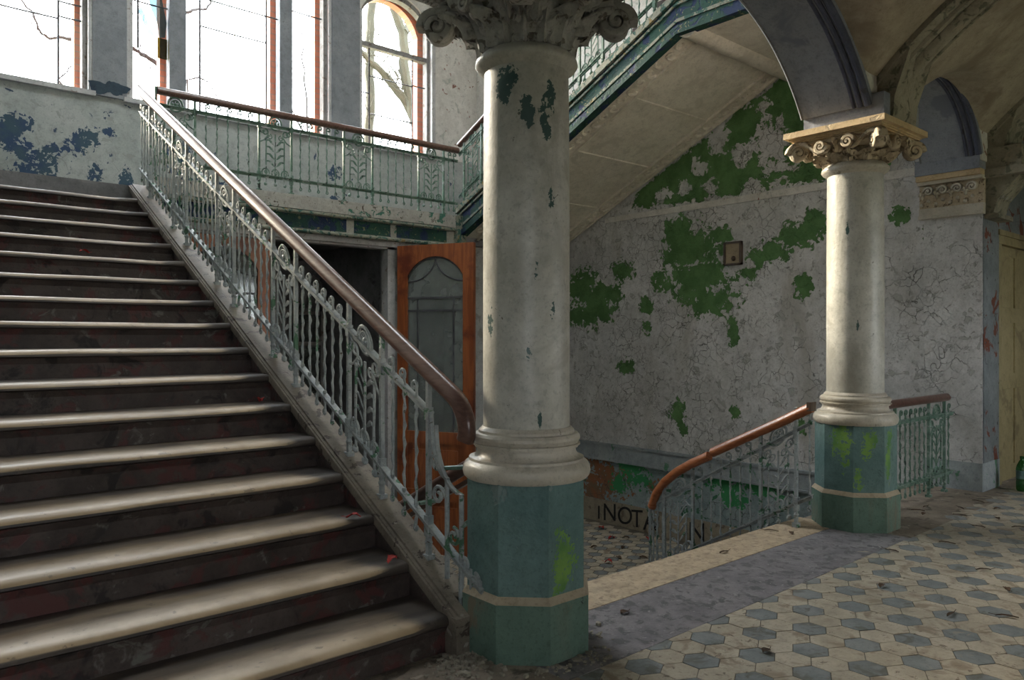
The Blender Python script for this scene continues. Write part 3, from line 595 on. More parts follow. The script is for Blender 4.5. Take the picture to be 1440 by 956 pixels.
# lower flight going down behind the stone edging
LS = empty('lower_staircase', (0, 0, 0)); tag(LS, 'short stair flight going down behind the buff stone edging', 'staircase')
for k in range(7):
    MB().box((2.2, 3.02+k*.29, ZLOW), (5.34, 3.02+(k+1)*.29+.02, -(k+1)*1.108/7+.0)).build('step', 'granite_grey', LS) if k < 6 else None
# ================================================================== COLUMNS
def acanthus(h, w, lean, curlr, lobes=3, thick=.012):
    """one carved leaf standing at the origin, face towards +x; lobed edge, tip rolling outward"""
    mb = MB(); ny, nx = 15, 8; vs = []; fs = []
    path = []
    for j in range(ny):
        t = j/(ny-1)
        if t < .72: a = t/.72; path.append((lean*a**1.8, h*a))
        else:
            q = (t-.72)/.28*PI*.95; path.append((lean+curlr*math.sin(q)*1.1, h+curlr*(math.cos(q)-1)*1.0+curlr*.35*math.sin(q)))
    for j in range(ny):
        t = j/(ny-1); lob = 1+.26*math.sin(t*PI*2*lobes-.6)
        wd = w*(.55+.62*math.sin(PI*min(1, t*.88+.10)))*lob*(1 if t < .9 else .75)*.62
        for i in range(nx+1):
            u = -1+2*i/nx
            rid = .010*math.cos(u*PI*2.5)+.016*(1-abs(u))-.028*u*u
            vs.append((path[j][0]+rid, u*wd, path[j][1]-.03*abs(u)**2*t*lob))
    for j in range(ny-1):
        for i in range(nx): a = j*(nx+1)+i; fs.append((a, a+1, a+nx+2, a+nx+1))
    n0 = len(vs); back = [(x-thick-.006, y, z) for x, y, z in vs]; vs += back; fs += [tuple(n0+i for i in q[::-1]) for q in fs]
    mb.add(vs, fs); return mb
def volute(r0, turns, wdt, th, n=44):
    """scroll band in the xz-plane: its eye at the origin, `wdt` wide along y"""
    mb = MB(); pts = []
    for k in range(n+1):
        t = k/n; a = t*turns*2*PI; r = r0*(1-t)**1.0*.88+r0*.12; pts.append((r*math.cos(a), r*math.sin(a), r))
    vs = []; fs = []
    for k in range(n+1):
        x, z, r = pts[k]; t = k/n; tt = th*(1-.55*t); wd = wdt*(1+.25*t)
        for (dr, dy) in ((0, -wd/2), (tt*.35, -wd/2+.008), (tt*.35, wd/2-.008), (0, wd/2), (-tt, wd/2), (-tt, -wd/2)):
            s = (r+dr)/r; vs.append((x*s, dy, z*s))
    for k in range(n):
        for i in range(6): i2 = (i+1) % 6; fs.append((k*6+i, k*6+i2, k*6+6+i2, k*6+6+i))
    fs += [tuple(range(6))[::-1], tuple(range(n*6, n*6+6))]
    mb.add(vs, fs)
    o = len(mb.v); mb.lathe([(.0001, -wdt*.62), (r0*.2, -wdt*.5), (r0*.24, 0), (r0*.2, wdt*.5), (.0001, wdt*.62)], 12); mb.xf(lambda x, y, z: (x, z, y), o)
    return mb
def octa(ap, z0, z1, top=None, n=10):
    """octagon with flats on the axes, skin divided so that a peel mask can live on it"""
    top = top or ap; R8 = 1/math.cos(PI/8); mb = MB(); vs = []; fs = []; per = []
    for k in range(8):
        a0 = PI/8+k*PI/4; a1 = a0+PI/4
        for i in range(6):
            t = i/6; per.append((math.cos(a0)*(1-t)+math.cos(a1)*t, math.sin(a0)*(1-t)+math.sin(a1)*t))
    m = len(per)
    for j in range(n+1):
        t = j/n; ra = (ap*(1-t)+top*t)*R8
        for (x, y) in per: vs.append((x*ra, y*ra, z0+(z1-z0)*t))
    for j in range(n):
        for i in range(m): i2 = (i+1) % m; fs.append((j*m+i, j*m+i2, (j+1)*m+i2, (j+1)*m+i))
    fs += [tuple(range(m))[::-1], tuple(range(n*m, n*m+m))]
    return mb.add(vs, fs)
def column(pos, label, near, shaft_patch, plinth_patch):
    Cn = empty('stone_column', (pos[0], pos[1], 0)); tag(Cn, label, 'column')
    octa(.283, 0, .255).build('foot_block', 'plinth_low', Cn)
    octa(.285, .255, .285, .262, 2).build('dusty_ledge', 'ledge_dust', Cn)
    mb = octa(.262, .285, .785, None, 14); me = mb.mesh('plinth', 'plinth_teal'); A = np.array(mb.v)
    fattr(me, 'peel', blobs(np.degrees(np.arctan2(A[:, 1], A[:, 0])), A[:, 2], plinth_patch)); put('plinth', me, Cn)
    MB().lathe([(.20, .764), (.280, .764), (.291, .776), (.296, .796), (.293, .818), (.284, .834), (.268, .845), (.266, .856), (.252, .858), (.240, .866), (.231, .880), (.228, .894), (.230, .902), (.240, .904), (.240, .912), (.249, .914), (.249, .921), (.238, .923), (.242, .930), (.249, .942), (.248, .955), (.238, .966), (.222, .969), (.221, .980), (.206, .996), (.19, .998)], 64).build('base_moulding', 'base_paint', Cn, 32)
    zt = 2.64; prof = [(.203-.002*math.cos(t*PI)-.010*t*t, .985+(zt-.985)*t) for t in np.linspace(0, 1, 44)]
    mb = MB().lathe(prof, 72); me = mb.mesh('shaft', 'column_paint', True); A = np.array(mb.v)
    fattr(me, 'peel', blobs(np.degrees(np.arctan2(A[:, 1], A[:, 0])), A[:, 2], shaft_patch)); put('shaft', me, Cn)
    stone = 'capital_stone' if near else 'capital_warm'; top = 2.945 if near else 2.86
    MB().lathe([(.185, 2.61), (.20, 2.618), (.212, 2.63), (.228, 2.64), (.238, 2.655), (.234, 2.672), (.222, 2.682), (.216, 2.69), (.205, 2.70), (.19, 2.70)], 64).build('neck_ring', 'column_paint' if near else 'base_paint', Cn, 50)
    K = MB().lathe([(.198, 2.69), (.20, 2.74), (.215, 2.80), (.25, top-.06), (.30, top-.02), (.32, top), (.0, top)], 40).build('capital', stone, Cn, 50)
    h = .375
    if near:
        lf = acanthus(.165, .088, .075, .03).mesh('acanthus_leaf', stone, 70); lf2 = acanthus(.235, .085, .12, .032).mesh('acanthus_leaf', stone, 70)
        for k in range(8):
            a = PI/4*k; put('acanthus_leaf', lf, K, (.205*math.cos(a), .205*math.sin(a), 2.695), (0, 0, a))
            a += PI/8; put('acanthus_leaf', lf2, K, (.20*math.cos(a), .20*math.sin(a), 2.70), (0, 0, a))
        vo = volute(.088, 2.1, .09, .03).mesh('corner_volute', stone, 50); zs = 2.845; rd = .415
        sw = MB()
        arc = [(.20+.20*(k/10)**1.3, 0, 2.74+.185*math.sin(k/10*PI/2)) for k in range(11)]
        sw.sweep(arc, [(-.05, -.012), (.05, -.012), (.05, .014), (.03, .02), (-.03, .02), (-.05, .014)], (0, 1, 0)); swm = sw.mesh('volute_stalk', stone, 50)
        lfs = acanthus(.12, .055, .10, .02).mesh('acanthus_leaf', stone, 70)
        for k in range(4):
            a = PI/4+k*PI/2; put('corner_volute', vo, K, (rd*math.cos(a), rd*math.sin(a), zs), (0, 0, a)); put('volute_stalk', swm, K, (0, 0, 0), (0, 0, a))
            for s in (-.2, .2): put('acanthus_leaf', lfs, K, (.27*math.cos(a+s), .27*math.sin(a+s), 2.77), (0, 0, a+s*1.6))
        sv = volute(.04, 1.6, .03, .014, 26).mesh('small_scroll', stone, 50)
        for k in range(4):
            a = k*PI/2
            for s in (-1, 1): put('small_scroll', sv, K, (.315*math.cos(a)-s*.06*math.sin(a), .315*math.sin(a)+s*.06*math.cos(a), 2.885), (PI if s < 0 else 0, 0, a+PI/2))
    else:
        lf = acanthus(.085, .075, .055, .018, 2, .012).mesh('acanthus_leaf', stone, 70)
        for k in range(12): a = PI/6*k+PI/12; put('acanthus_leaf', lf, K, (.208*math.cos(a), .208*math.sin(a), 2.695), (0, 0, a))
        vo = volute(.078, 2.0, .075, .028).mesh('corner_volute', stone, 50)
        for k in range(4): a = PI/4+k*PI/2; put('corner_volute', vo, K, (.425*math.cos(a), .425*math.sin(a), 2.795), (0, 0, a))
        sv = volute(.058, 1.8, .05, .02, 34).mesh('face_scroll', stone, 50)
        mb = MB(); 
        for s in (-1, 1): mb.tube([(0, s*.30, 2.862), (0, s*.24, 2.855), (0, s*.19, 2.82), (.005, s*.155, 2.785), (.01, s*.12, 2.765)], [.022, .02, .018, .016, .012], 8)
        ss = mb.mesh('scroll_stem', stone, True); lt = acanthus(.10, .045, .03, .016, 2, .012).mesh('acanthus_leaf', stone, 70)
        for k in range(4):
            a = k*PI/2; ca, sa = math.cos(a), math.sin(a); put('scroll_stem', ss, K, (.31*ca, .31*sa, 0), (0, 0, a))
            for s in (-1, 1): put('face_scroll', sv, K, (.325*ca-s*.10*sa, .325*sa+s*.10*ca, 2.808), (PI if s < 0 else 0, 0, a+PI/2))
            put('acanthus_leaf', lt, K, (.30*ca, .30*sa, 2.755), (0, 0, a))
    sq = lambda q: [(-q, -q), (q, -q), (q, q), (-q, q)]
    mb = MB(); mb.xy(sq(h-.075), top-.005, top+.012)
    for q, (ii, z0, z1) in enumerate(((.055, .010, .022), (.04, .02, .033), (.03, .03, .042), (.0, .042, .085))): mb.xy(sq(h-ii), top+z0, top+z1)
    mb.build('abacus', 'capital_stone' if near else 'abacus_warm', Cn)
    mb = MB(); mb.box((-.30, YA0-pos[1]-.09, top+.085), (.30, YA1-pos[1], 3.12)); mb.build('springer_block', 'arch_blue', Cn)
    return Cn
column(C1, 'near column with green plinth and large leafy capital', True,
       [(-163, 2.52, 12, .045), (-150, 2.55, 7, .03), (-133, 2.42, 7, .03), (-127, 2.38, 5, .04), (-110, 2.37, 5, .05), (-104, 2.33, 5, .03), (-97, 2.47, 5, .05), (-100, 2.49, 5, .02), (-99, 2.01, 4, .03), (-128, 1.33, 2.5, .03), (-97, 1.53, 3, .025), (-119, 1.7, 2, .02), (-116, 1.03, 2, .02), (174, 1.47, 5, .04)],
       [(-95, .50, 9, .05), (-100, .40, 6, .07), (-90, .42, 10, .05), (-92, .34, 6, .04), (-102, .35, 4, .06)])
column(C2, 'far column with green plinth and scrolled sandstone capital', False, [(-170, 2.2, 3, .03), (-150, 1.5, 2, .02)],
       [(-178, .66, 14, .09), (178, .66, 10, .09), (-175, .50, 8, .06), (-135, .66, 9, .06), (-140, .58, 6, .04), (-150, .38, 6, .05), (-100, .5, 6, .12), (-95, .65, 8, .05)])
# ================================================================== IRON BALUSTRADES
def shear(mb, m, start=0): return mb.xf(lambda x, y, z: (x, y, z+m*x), start)
def spiral(cx, cz, r, a0, turns, n=16, k=.25, sg=1):
    return [(cx+r*(k+(1-k)*(1-i/n))*math.cos(a0+sg*turns*2*PI*i/n), 0, cz+r*(k+(1-k)*(1-i/n))*math.sin(a0+sg*turns*2*PI*i/n)) for i in range(n+1)]
LOWB, UPB, TOP = .16, .70, .875
def bar_mesh(m, mt, k=0):
    mb = MB(); n = 22; z0, z1 = LOWB-.075, UPB+.055
    pts = [(.0035*math.sin(i*1.9+k), .003*math.cos(i*1.9+k), z0+(z1-z0)*i/n) for i in range(n+1)]
    mb.tube(pts, [.0075+.0028*math.sin(i*2.2+k) for i in range(n+1)], 6)
    mb.tube([(-.002, 0, z1-.005)]+spiral(.020, z1+.018, .026, PI, .95, 12, .35, -1), [.008]*13+[.013], 6)
    mb.tube([(0, 0, z0+.01)]+spiral(.0, z0-.012, .020, PI/2, .9, 10, .3, -1), [.007]*11+[.011], 6)
    mb.ball((.0, 0, LOWB+.03), .013, 6, 4); mb.ball((.0, 0, UPB-.03), .013, 6, 4)
    return mb.mesh('baluster', mt, True)
def post_mesh(m, mt, h=TOP, z0=-.0):
    mb = MB(); mb.box((-.011, -.011, z0), (.011, .011, h)); mb.box((-.022, -.022, z0-.01), (.022, .022, z0+.022)); mb.box((-.017, -.017, LOWB-.05), (.017, .017, LOWB+.05)); mb.box((-.016, -.016, UPB-.03), (.016, .016, UPB+.03))
    mb.lathe([(.011, z0+.10), (.02, z0+.08), (.011, z0+.06)], 8); return mb.mesh('post', mt)
def panel_meshes(m, mt, w=.33):
    h = w/2; out = {}
    mb = MB()
    for x in (-h*.56, 0, h*.56): mb.tube([(x, 0, LOWB-.06), (x, .003, .3), (x, 0, .45), (x, 0, .56 if x else .62)], .008, 6)
    for x in (-h*.6, 0, h*.6):
        mb.tube([(x+.040*math.cos(a), 0, LOWB+.045+.042*math.sin(a)) for a in np.linspace(-.5, PI+.5, 12)], .008, 5)
        mb.tube(spiral(x, LOWB+.05, .022, -PI/2, 1.0, 10, .4), .006, 5)
        mb.ball((x, 0, LOWB-.075), .019, 8, 5)
    for s in (-1, 1):
        mb.tube([(s*h*.95, 0, .52), (s*h*.7, 0, .545), (s*h*.45, 0, .6)]+[(s*(h*.62+.028*math.cos(a)), 0, .635+.03*math.sin(a)) for a in np.linspace(PI, -PI*.8, 10)], .0075, 5)
        mb.tube([(s*h*.98, 0, .70), (s*h*.85, 0, .665)]+[(s*(h*.80+.02*math.cos(a)), 0, .64+.022*math.sin(a)) for a in np.linspace(PI/2, -PI*1.1, 9)], .007, 5)
        mb.tube(spiral(s*h*.35, .585, .03, PI/2, 1.1, 12, .3, s), .006, 5)
    out['scrollwork'] = shear(mb, m).mesh('scrollwork', mt, True)
    mb = MB(); zc = .735
    mb.tube([(.068*math.cos(a), 0, zc+.068*math.sin(a)) for a in np.linspace(0, 2*PI, 25)], .0095, 6, 1, False)
    mb.tube([(.043*math.cos(a), .002, zc+.043*math.sin(a)) for a in np.linspace(0, 2*PI, 19)], .006, 6, 1, False)
    mb.ball((0, 0, zc), .017, 8, 5, (1, .7, 1))
    for k in range(6): a = k*PI/3; mb.ball((.028*math.cos(a), 0, zc+.028*math.sin(a)), .011, 6, 4, (1, .6, 1))
    out['rosette'] = shear(mb, m).mesh('rosette', mt, True)
    for s in (-1, 1):
        mb = MB(); n = 8; vs = []; fs = []
        for i in range(n+1):
            t = i/n; x = s*(.012+.068*t); z = .055*t**1.6+.012*math.sin(t*PI); wd = .021*math.sin(PI*(t*.9+.07))
            for (dy, dz) in ((-.004, 0), (0, wd), (.004, 0), (0, -wd*.7)): vs.append((x, dy, z+dz))
        for i in range(n):
            for q in range(4): q2 = (q+1) % 4; fs.append((i*4+q, i*4+q2, i*4+4+q2, i*4+4+q))
        fs += [(0, 1, 2, 3), tuple(range(n*4, n*4+4))]; mb.add(vs, fs); mb.ball((s*.083, 0, .05), .011, 6, 4)
        out[s] = shear(mb, m).mesh('iron_leaf', mt, True)
    return out
class Rail:
    """a straight railing: local x along it, slope m, base line z = m*x"""
    def __init__(s, name, label, org, rz, m, mt):
        s.o = empty(name, org, rz); tag(s.o, label, 'railing'); s.m = m; s.mt = mt
        s.bars = [bar_mesh(m, mt, k) for k in (0, 2.1)]; s.pm = post_mesh(m, mt); s.pn = None; s.i = 0
    def bar(s, *xs):
        for x in xs: put('baluster', s.bars[s.i % 2], s.o, (x, 0, s.m*x)); s.i += 1
    def fill(s, a, b, n):
        for k in range(n): s.bar(a+(b-a)*(k+1)/(n+1))
    def post(s, *xs):
        for x in xs: put('post', s.pm, s.o, (x, 0, s.m*x))
    def panel(s, a, b):
        x = (a+b)/2
        s.pn = panel_meshes(s.m, s.mt, b-a)
        p = put('ornament_panel', s.pn['scrollwork'], s.o, (x, 0, s.m*x)); put('rosette', s.pn['rosette'], p)
        for z in (.30, .375, .45, .52):
            for sd in (-1, 1): put('iron_leaf', s.pn[sd], p, (0, 0, z-.02))
    def flat(s, a, b, z, nm, hh=.014, wy=.017):
        mb = MB(); mb.xz([(a, s.m*a+z-hh), (b, s.m*b+z-hh), (b, s.m*b+z+hh), (a, s.m*a+z+hh)], -wy*.45, wy*.45)
        mb.xz([(a, s.m*a+z+hh-.005), (b, s.m*b+z+hh-.005), (b, s.m*b+z+hh+.004), (a, s.m*a+z+hh+.004)], -wy*1.15, wy*1.15)
        mb.build(nm, s.mt, s.o)
    def bars2(s, a, b): s.flat(a, b, LOWB, 'lower_bar'); s.flat(a, b, UPB, 'upper_bar')
HP = [(.040*math.cos(t)*(1 if math.sin(t) > -.3 else .8), .038*math.sin(t)) for t in np.linspace(0, 2*PI, 17)[:-1]]
def handrail(r, pts, mt, sc=1.0, side=(0, 1, 0)):
    b = MB().sweep(pts, [(a*sc, c*sc) for a, c in HP], side).build('handrail', mt, r.o, 50); return b
MS = R/T
# --- main flight
def yx(y): return y-Y0
mr = Rail('main_balustrade', 'long iron balustrade with brown wooden handrail along the main staircase', (2.12, Y0, R+.012), PI/2, MS, 'iron_paint')
for a in (3.038, 3.465, 3.81, 4.479, 4.815, 5.485, 5.822, 6.50, 6.835, 7.50): mr.post(yx(a))
mr.fill(yx(3.038), yx(3.465), 3)
for a, b in ((3.81, 4.479), (4.815, 5.485), (5.822, 6.50), (6.835, 7.50)): mr.fill(yx(a), yx(b), 6)
for a, b in ((3.465, 3.81), (4.479, 4.815), (5.485, 5.822), (6.50, 6.835)): mr.panel(yx(a), yx(b))
mr.bar(yx(7.58), yx(7.68), yx(7.76)); mr.flat(yx(3.02), yx(7.80), UPB, 'upper_bar'); mr.flat(yx(2.62), yx(7.80), LOWB, 'lower_bar')
hz = TOP+.03
pts = []
for k in range(9):
    t = k/8*math.radians(118); r_ = .105
    pts.append((.10-.0-r_*math.sin(t)*1.0, 0, MS*.10+hz-r_*(1-math.cos(t))*1.0-MS*r_*math.sin(t)*.9))
pts = pts[::-1]+[(.25, 0, MS*.25+hz), (1.5, 0, MS*1.5+hz), (3, 0, MS*3+hz), (4.4, 0, MS*4.4+hz), (5.13, 0, MS*5.13+hz)]
hr = handrail(mr, pts, 'rail_wood', 1.12)
# scrolled foot of the balustrade beside the near column
mb = MB()
for (x0, dx) in ((.28, -.13), (.24, -.20)):
    zb = MS*x0; top = zb+UPB+(.02 if dx > -.15 else -.02)
    mb.tube([(x0, 0, top)] + [(x0+dx*(1-math.cos(t)), 0, top-.30*math.sin(t)) for t in np.linspace(.2, PI/2, 9)] + [(x0+dx, 0, MS*(x0+dx)+.28), (x0+dx, 0, MS*(x0+dx)+.02)], .012, 6)
for (cx, cz, r_, a0, sg) in ((.24, .50, .045, 0, 1), (.22, .36, .05, PI, -1), (.10, .25, .045, PI/2, 1), (.02, .19, .04, 0, -1), (-.06, .17, .035, PI/2, 1)):
    mb.tube(spiral(cx, cz+MS*cx, r_, a0, 1.3, 18, .25, sg), .009, 6)
for x in (-.10, -.03, .05): mb.tube([(x, 0, MS*x-.05), (x, 0, MS*x+.20)], .008, 6)
mb.build('foot_scroll', 'iron_paint', mr.o, True)
mb = MB(); mb.tube([(.24, 0, .60), (.10, -.03, .62), (-.02, -.10, .64)], .011, 6); mb.tube([(.04, 0, .36), (-.02, -.06, .42), (-.05, -.12, .43)], .012, 6); mb.build('wall_tie', 'iron_green', mr.o, True)
# --- landing rail
lr = Rail('landing_balustrade', 'green iron balustrade on the landing edge in front of the windows', (2.19, YL-.04, ZL+.10), 0, 0, 'iron_green')
lx = lambda x: x-2.19
for a in (2.25, 2.616, 3.271, 3.63, 4.261, 4.631, 5.278, 5.653): lr.post(lx(a))
for a, b in ((2.25, 2.616), (3.271, 3.63), (4.261, 4.631), (5.278, 5.653)): lr.panel(lx(a), lx(b))
for a, b in ((2.616, 3.271), (3.63, 4.261), (4.631, 5.278)): lr.fill(lx(a), lx(b), 5)
lr.bar(lx(5.73), lx(5.81)); lr.bars2(0, lx(5.87))
hz2 = TOP-.035
handrail(lr, [(.07, 0, hz2), (1, 0, hz2), (2.5, 0, hz2), (3.62, 0, hz2), (3.69, 0, hz2)], 'rail_wood', 1.0)
# --- upper flight rail (runs towards the camera, rising)
ur = Rail('upper_balustrade', 'green iron balustrade climbing the blue green edge of the upper flight', (5.90, YL-.04, SO(YL)+.33), -PI/2, .467, 'iron_green')
ur.post(.10, .45, 1.12, 1.45, 2.12, 2.45, 3.12); ur.panel(.10, .45); ur.panel(1.12, 1.45); ur.panel(2.12, 2.45)
ur.fill(.45, 1.12, 6); ur.fill(1.45, 2.12, 6); ur.fill(2.45, 3.12, 6); ur.bars2(0, 3.40)
handrail(ur, [(-.0, 0, hz2-.01), (.06, 0, hz2+.02), (1.2, 0, .467*1.2+hz2), (3.42, 0, .467*3.42+hz2)], 'rail_wood', 1.0)
ur2 = Rail('gallery_balustrade', 'short level iron balustrade at the head of the upper flight, partly hidden by the arch', (5.90, YT-.06, SO(YT)+.33), -PI/2, 0, 'iron_green')
ur2.post(.1, .45, 1.12, 1.38); ur2.panel(.10, .45); ur2.fill(.45, 1.12, 6); ur2.panel(1.12, 1.38); ur2.bars2(0, 1.41); handrail(ur2, [(0, 0, hz2), (.7, 0, hz2), (1.42, 0, hz2)], 'rail_wood')
# --- railing of the lower flight
ML = -.575
dr = Rail('lower_balustrade', 'pale iron balustrade with broken orange brown handrail going down behind the far column', (5.30, 2.70, .115), PI/2, ML, 'iron_paint')
dy = lambda y: y-2.70
dr.post(dy(2.875), dy(3.165), dy(3.79), dy(4.08)); dr.panel(dy(2.875), dy(3.165)); dr.panel(dy(3.79), dy(4.08))
dr.bar(dy(2.77)); dr.fill(dy(3.165), dy(3.79), 6); dr.bars2(dy(2.75), dy(4.10))
q = lambda y, e=0: (dy(y), 0, .885-.115-.496*(y-2.768)+e)
handrail(dr, [q(2.76, .005), q(3.0), q(3.60)], 'rail_orange', 1.0)
MB().box((dy(2.74), -.038, .755), (dy(2.775), .038, .82)).build('end_cap', 'box_wood', dr.o)
pts = [q(3.63, -.015), q(3.80, -.015), q(3.95, -.03), q(4.08, -.07), q(4.17, -.14), q(4.22, -.24)]
handrail(dr, pts, 'rail_orange', 1.0)
mb = MB(); mc = MB()      # the railing wraps round towards the wall at its foot
for k in range(9):
    a = k/8*PI/2; x = dy(4.10)+.30*math.sin(a); y = -.30*(1-math.cos(a)); zb = ML*dy(4.10)-.04*k
    b = put('baluster', dr.bars[k % 2], dr.o, (x, y, zb))
pth = [(dy(4.10)+.30*math.sin(a), -.30*(1-math.cos(a)), ML*dy(4.10)-.32*a/PI*2) for a in np.linspace(0, PI/2, 12)]
for z, nm in ((LOWB, 'lower_bar'), (UPB, 'upper_bar')): MB().tube([(x, y, zz+z) for x, y, zz in pth], .015, 6).build(nm, 'iron_paint', dr.o, True)
# --- railing between far column and right wall
rr = Rail('corner_balustrade', 'short level iron balustrade with dark rail between far column and right wall', (6.0, 2.66, -.0), 0, 0, 'iron_green')
rr.post(.10, .50, 1.20, 1.56); rr.fill(.10, .50, 3); rr.fill(.50, 1.20, 6); rr.panel(1.20, 1.56); rr.bars2(0, 1.76); rr.bar(1.66)
handrail(rr, [(-.02, 0, .86), (.8, 0, .86), (1.62, 0, .86)], 'rail_wood', .95)
# --- handrail on the inner side of the lower flight, beside the stair flank
hn = empty('wall_handrail', (2.45, 3.0, 0)); tag(hn, 'dark red handrail on brackets just behind the near column', 'handrail')
MB().sweep([(0, -.05, .835), (0, .5, .56), (0, 1.4, .10), (0, 1.9, -.15)], [(a*.9, b*.9) for a, b in HP], (1, 0, 0)).build('rail', 'rail_wood', hn, 50)
MB().sweep([(0, -.05, .755), (0, .5, .48), (0, 1.4, .02), (0, 1.9, -.23)], [(-.012, -.012), (.012, -.012), (.012, .012), (-.012, .012)], (1, 0, 0)).build('under_bar', 'rail_wood', hn)
for y in (.3, 1.0, 1.6): MB().tube([(0, y, .835-.52*y-.03), (-.08, y, .76-.52*y-.06), (-.26, y, .76-.52*y-.06)], .012, 6).build('bracket', 'iron_green', hn, True)
# ================================================================== FLOOR TILES
TX, TY = .1553, .1275
HEX = [(.0745*math.cos(PI/6+k*PI/3)*1.175, .0745*math.sin(PI/6+k*PI/3)*1.115) for k in range(6)]
def hex_mesh(nm, mt):
    mb = MB(); n = 6; inn = [(x*.975, y*.975) for x, y in HEX]
    vs = [(x, y, -.006) for x, y in HEX] + [(x, y, -.0008) for x, y in HEX] + [(x, y, 0) for x, y in inn]
    fs = [(i, (i+1) % 6, 6+(i+1) % 6, 6+i) for i in range(6)] + [(6+i, 6+(i+1) % 6, 12+(i+1) % 6, 12+i) for i in range(6)] + [tuple(range(12, 18))]
    mb.add(vs, fs); return mb.mesh(nm, mt)
tm = [hex_mesh('tile', 'tile_slate'), hex_mesh('tile', 'tile_cream')]
cells = []
for j in range(-30, 9):
    for i in range(-40, 40):
        x = 3.97+i*TX+j*TX/2; y = 2.088+j*TY
        if 2.30 < x < 9.5 and -1.5 < y < 2.24: cells.append((x, y, 0 if (i-j) % 3 == 0 else 1))
def seen(x, y):
    xc = x*math.sin(YAW)-y*math.cos(YAW); d = x*math.cos(YAW)+y*math.sin(YAW)
    if d < .3: return None
    u = 720+1074.6*xc/d; v = 475.4+1074.6*1.4/d
    return d if -40 < u < 1480 and v < 990 else None
vis = sorted([(seen(*c[:2]), c) for c in cells if seen(*c[:2])]); far = [c for _, c in vis[300:]] + [c for c in cells if not seen(*c[:2]) and c[0] < 7.5]
for d, (x, y, k) in vis[:300]:
    o = put('tile', tm[k], floor, (x, y, random.uniform(-.0015, .0006)), (random.uniform(-.006, .006), random.uniform(-.006, .006), 0))
mb = MB()
for (x, y, k) in far:
    mb.cur = k; q = len(mb.v); mb.add([(a, b, 0) for a, b in HEX]+[(a, b, -.006) for a, b in HEX], [tuple(range(6))]+[(i, (i+1) % 6, 6+(i+1) % 6, 6+i) for i in range(6)])
    zz = random.uniform(-.0015, .0006); mb.xf(lambda a, b, c: (a+x, b+y, c+zz), q)
o = mb.build('distant_tiles', ['tile_slate', 'tile_cream'], floor); o['kind'] = 'stuff'
mb = MB()
for j in range(0, 36):
    for i in range(-30, 30):
        x = 6.0+i*TX+j*TX/2-2.0; y = 4.9+j*TY
        if 4.2 < x < 7.72 and y < 7.8:
            mb.cur = 0 if (i-j) % 3 == 0 else 1; q = len(mb.v); mb.add([(a*.96, b*.96, 0) for a, b in HEX], [tuple(range(6))]); mb.xf(lambda a, b, c: (a+x, b+y, ZLOW), q)
o = mb.build('lower_tiles', ['tile_slate', 'tile_cream'], bpy.data.objects['floor_lower']); o['kind'] = 'stuff'
# ================================================================== DOORS UNDER THE LANDING
def door_parts():
    W_, H_, t = 1.0, 3.60, .028; P = []
    def part(nm, mt, mb, sm=False): P.append((nm, mb.mesh(nm, mt, sm)))
    part('stile', 'door_wood', MB().box((0, -t, 0), (.135, t, H_))); part('stile', 'door_wood', MB().box((W_-.135, -t, 0), (W_, t, H_)))
    a, b = .135, W_-.135; n = 16; hw = (b-a)/2; sp, rs = H_-.36, .22; rad = (hw*hw+rs*rs)/(2*rs); zc = sp+rs-rad
    arc = [(a+(b-a)*k/n, zc+math.sqrt(rad*rad-(a+(b-a)*k/n-.5)**2)) for k in range(n+1)]
    mb = MB()
    for k in range(n): mb.xz([arc[k], arc[k+1], (arc[k+1][0], H_), (arc[k][0], H_)], -t, t)
    part('top_rail', 'door_wood', mb)
    part('middle_rail', 'door_wood', MB().box((a, -t, 1.28), (b, t, 1.42))); part('lower_rail', 'door_wood', MB().box((a, -t, .62), (b, t, .74))); part('bottom_rail', 'door_wood', MB().box((a, -t, 0), (b, t, .22)))
    for z0, z1 in ((.74, 1.28), (.22, .62)):
        mb = MB(); mb.box((a, -t*.45, z0), (b, t*.45, z1)); mb.box((a+.07, -t*.8, z0+.07), (b-.07, t*.8, z1-.07)); part('panel', 'door_wood', mb)
    mb = MB(); mb.xz([(a, 1.42), (b, 1.42)] + arc[::-1], -.004, .004); part('pane', 'door_glass', mb)
    for z in (H_-.62, H_-.77): part('came', 'lead', MB().box((a, -.012, z-.011), (b, .012, z+.011)))
    for x in (a+.13, b-.13): part('came', 'lead', MB().box((x-.009, -.011, 1.42), (x+.009, .011, H_-.62)))
    for s in (-1, 1): part('came', 'lead', MB().tube([(.5+s*hw*(1-math.cos(q)), 0, sp+rs-.0-.29*math.sin(q)) for q in np.linspace(0, PI/2, 10)], .012, 6), True)
    part('came', 'lead', MB().tube([(x, 0, z-.012) for x, z in arc], .014, 6), True)
    return P
DP = door_parts()
def door(loc, rz, label, sx=1):
    D = empty('glazed_door', loc, rz); tag(D, label, 'door', 'red brown glazed doors under the landing')
    for nm, me in DP: o = put(nm, me, D); o.scale = (sx, 1, 1)
    return D
door((4.965, 7.74, ZLOW), math.atan2(-.93, .46), 'open red brown glazed door with arched leaded pane beside the near column')
door((2.46, 7.92, ZLOW), 0, 'closed red brown door leaf glimpsed through the main balustrade', .98)
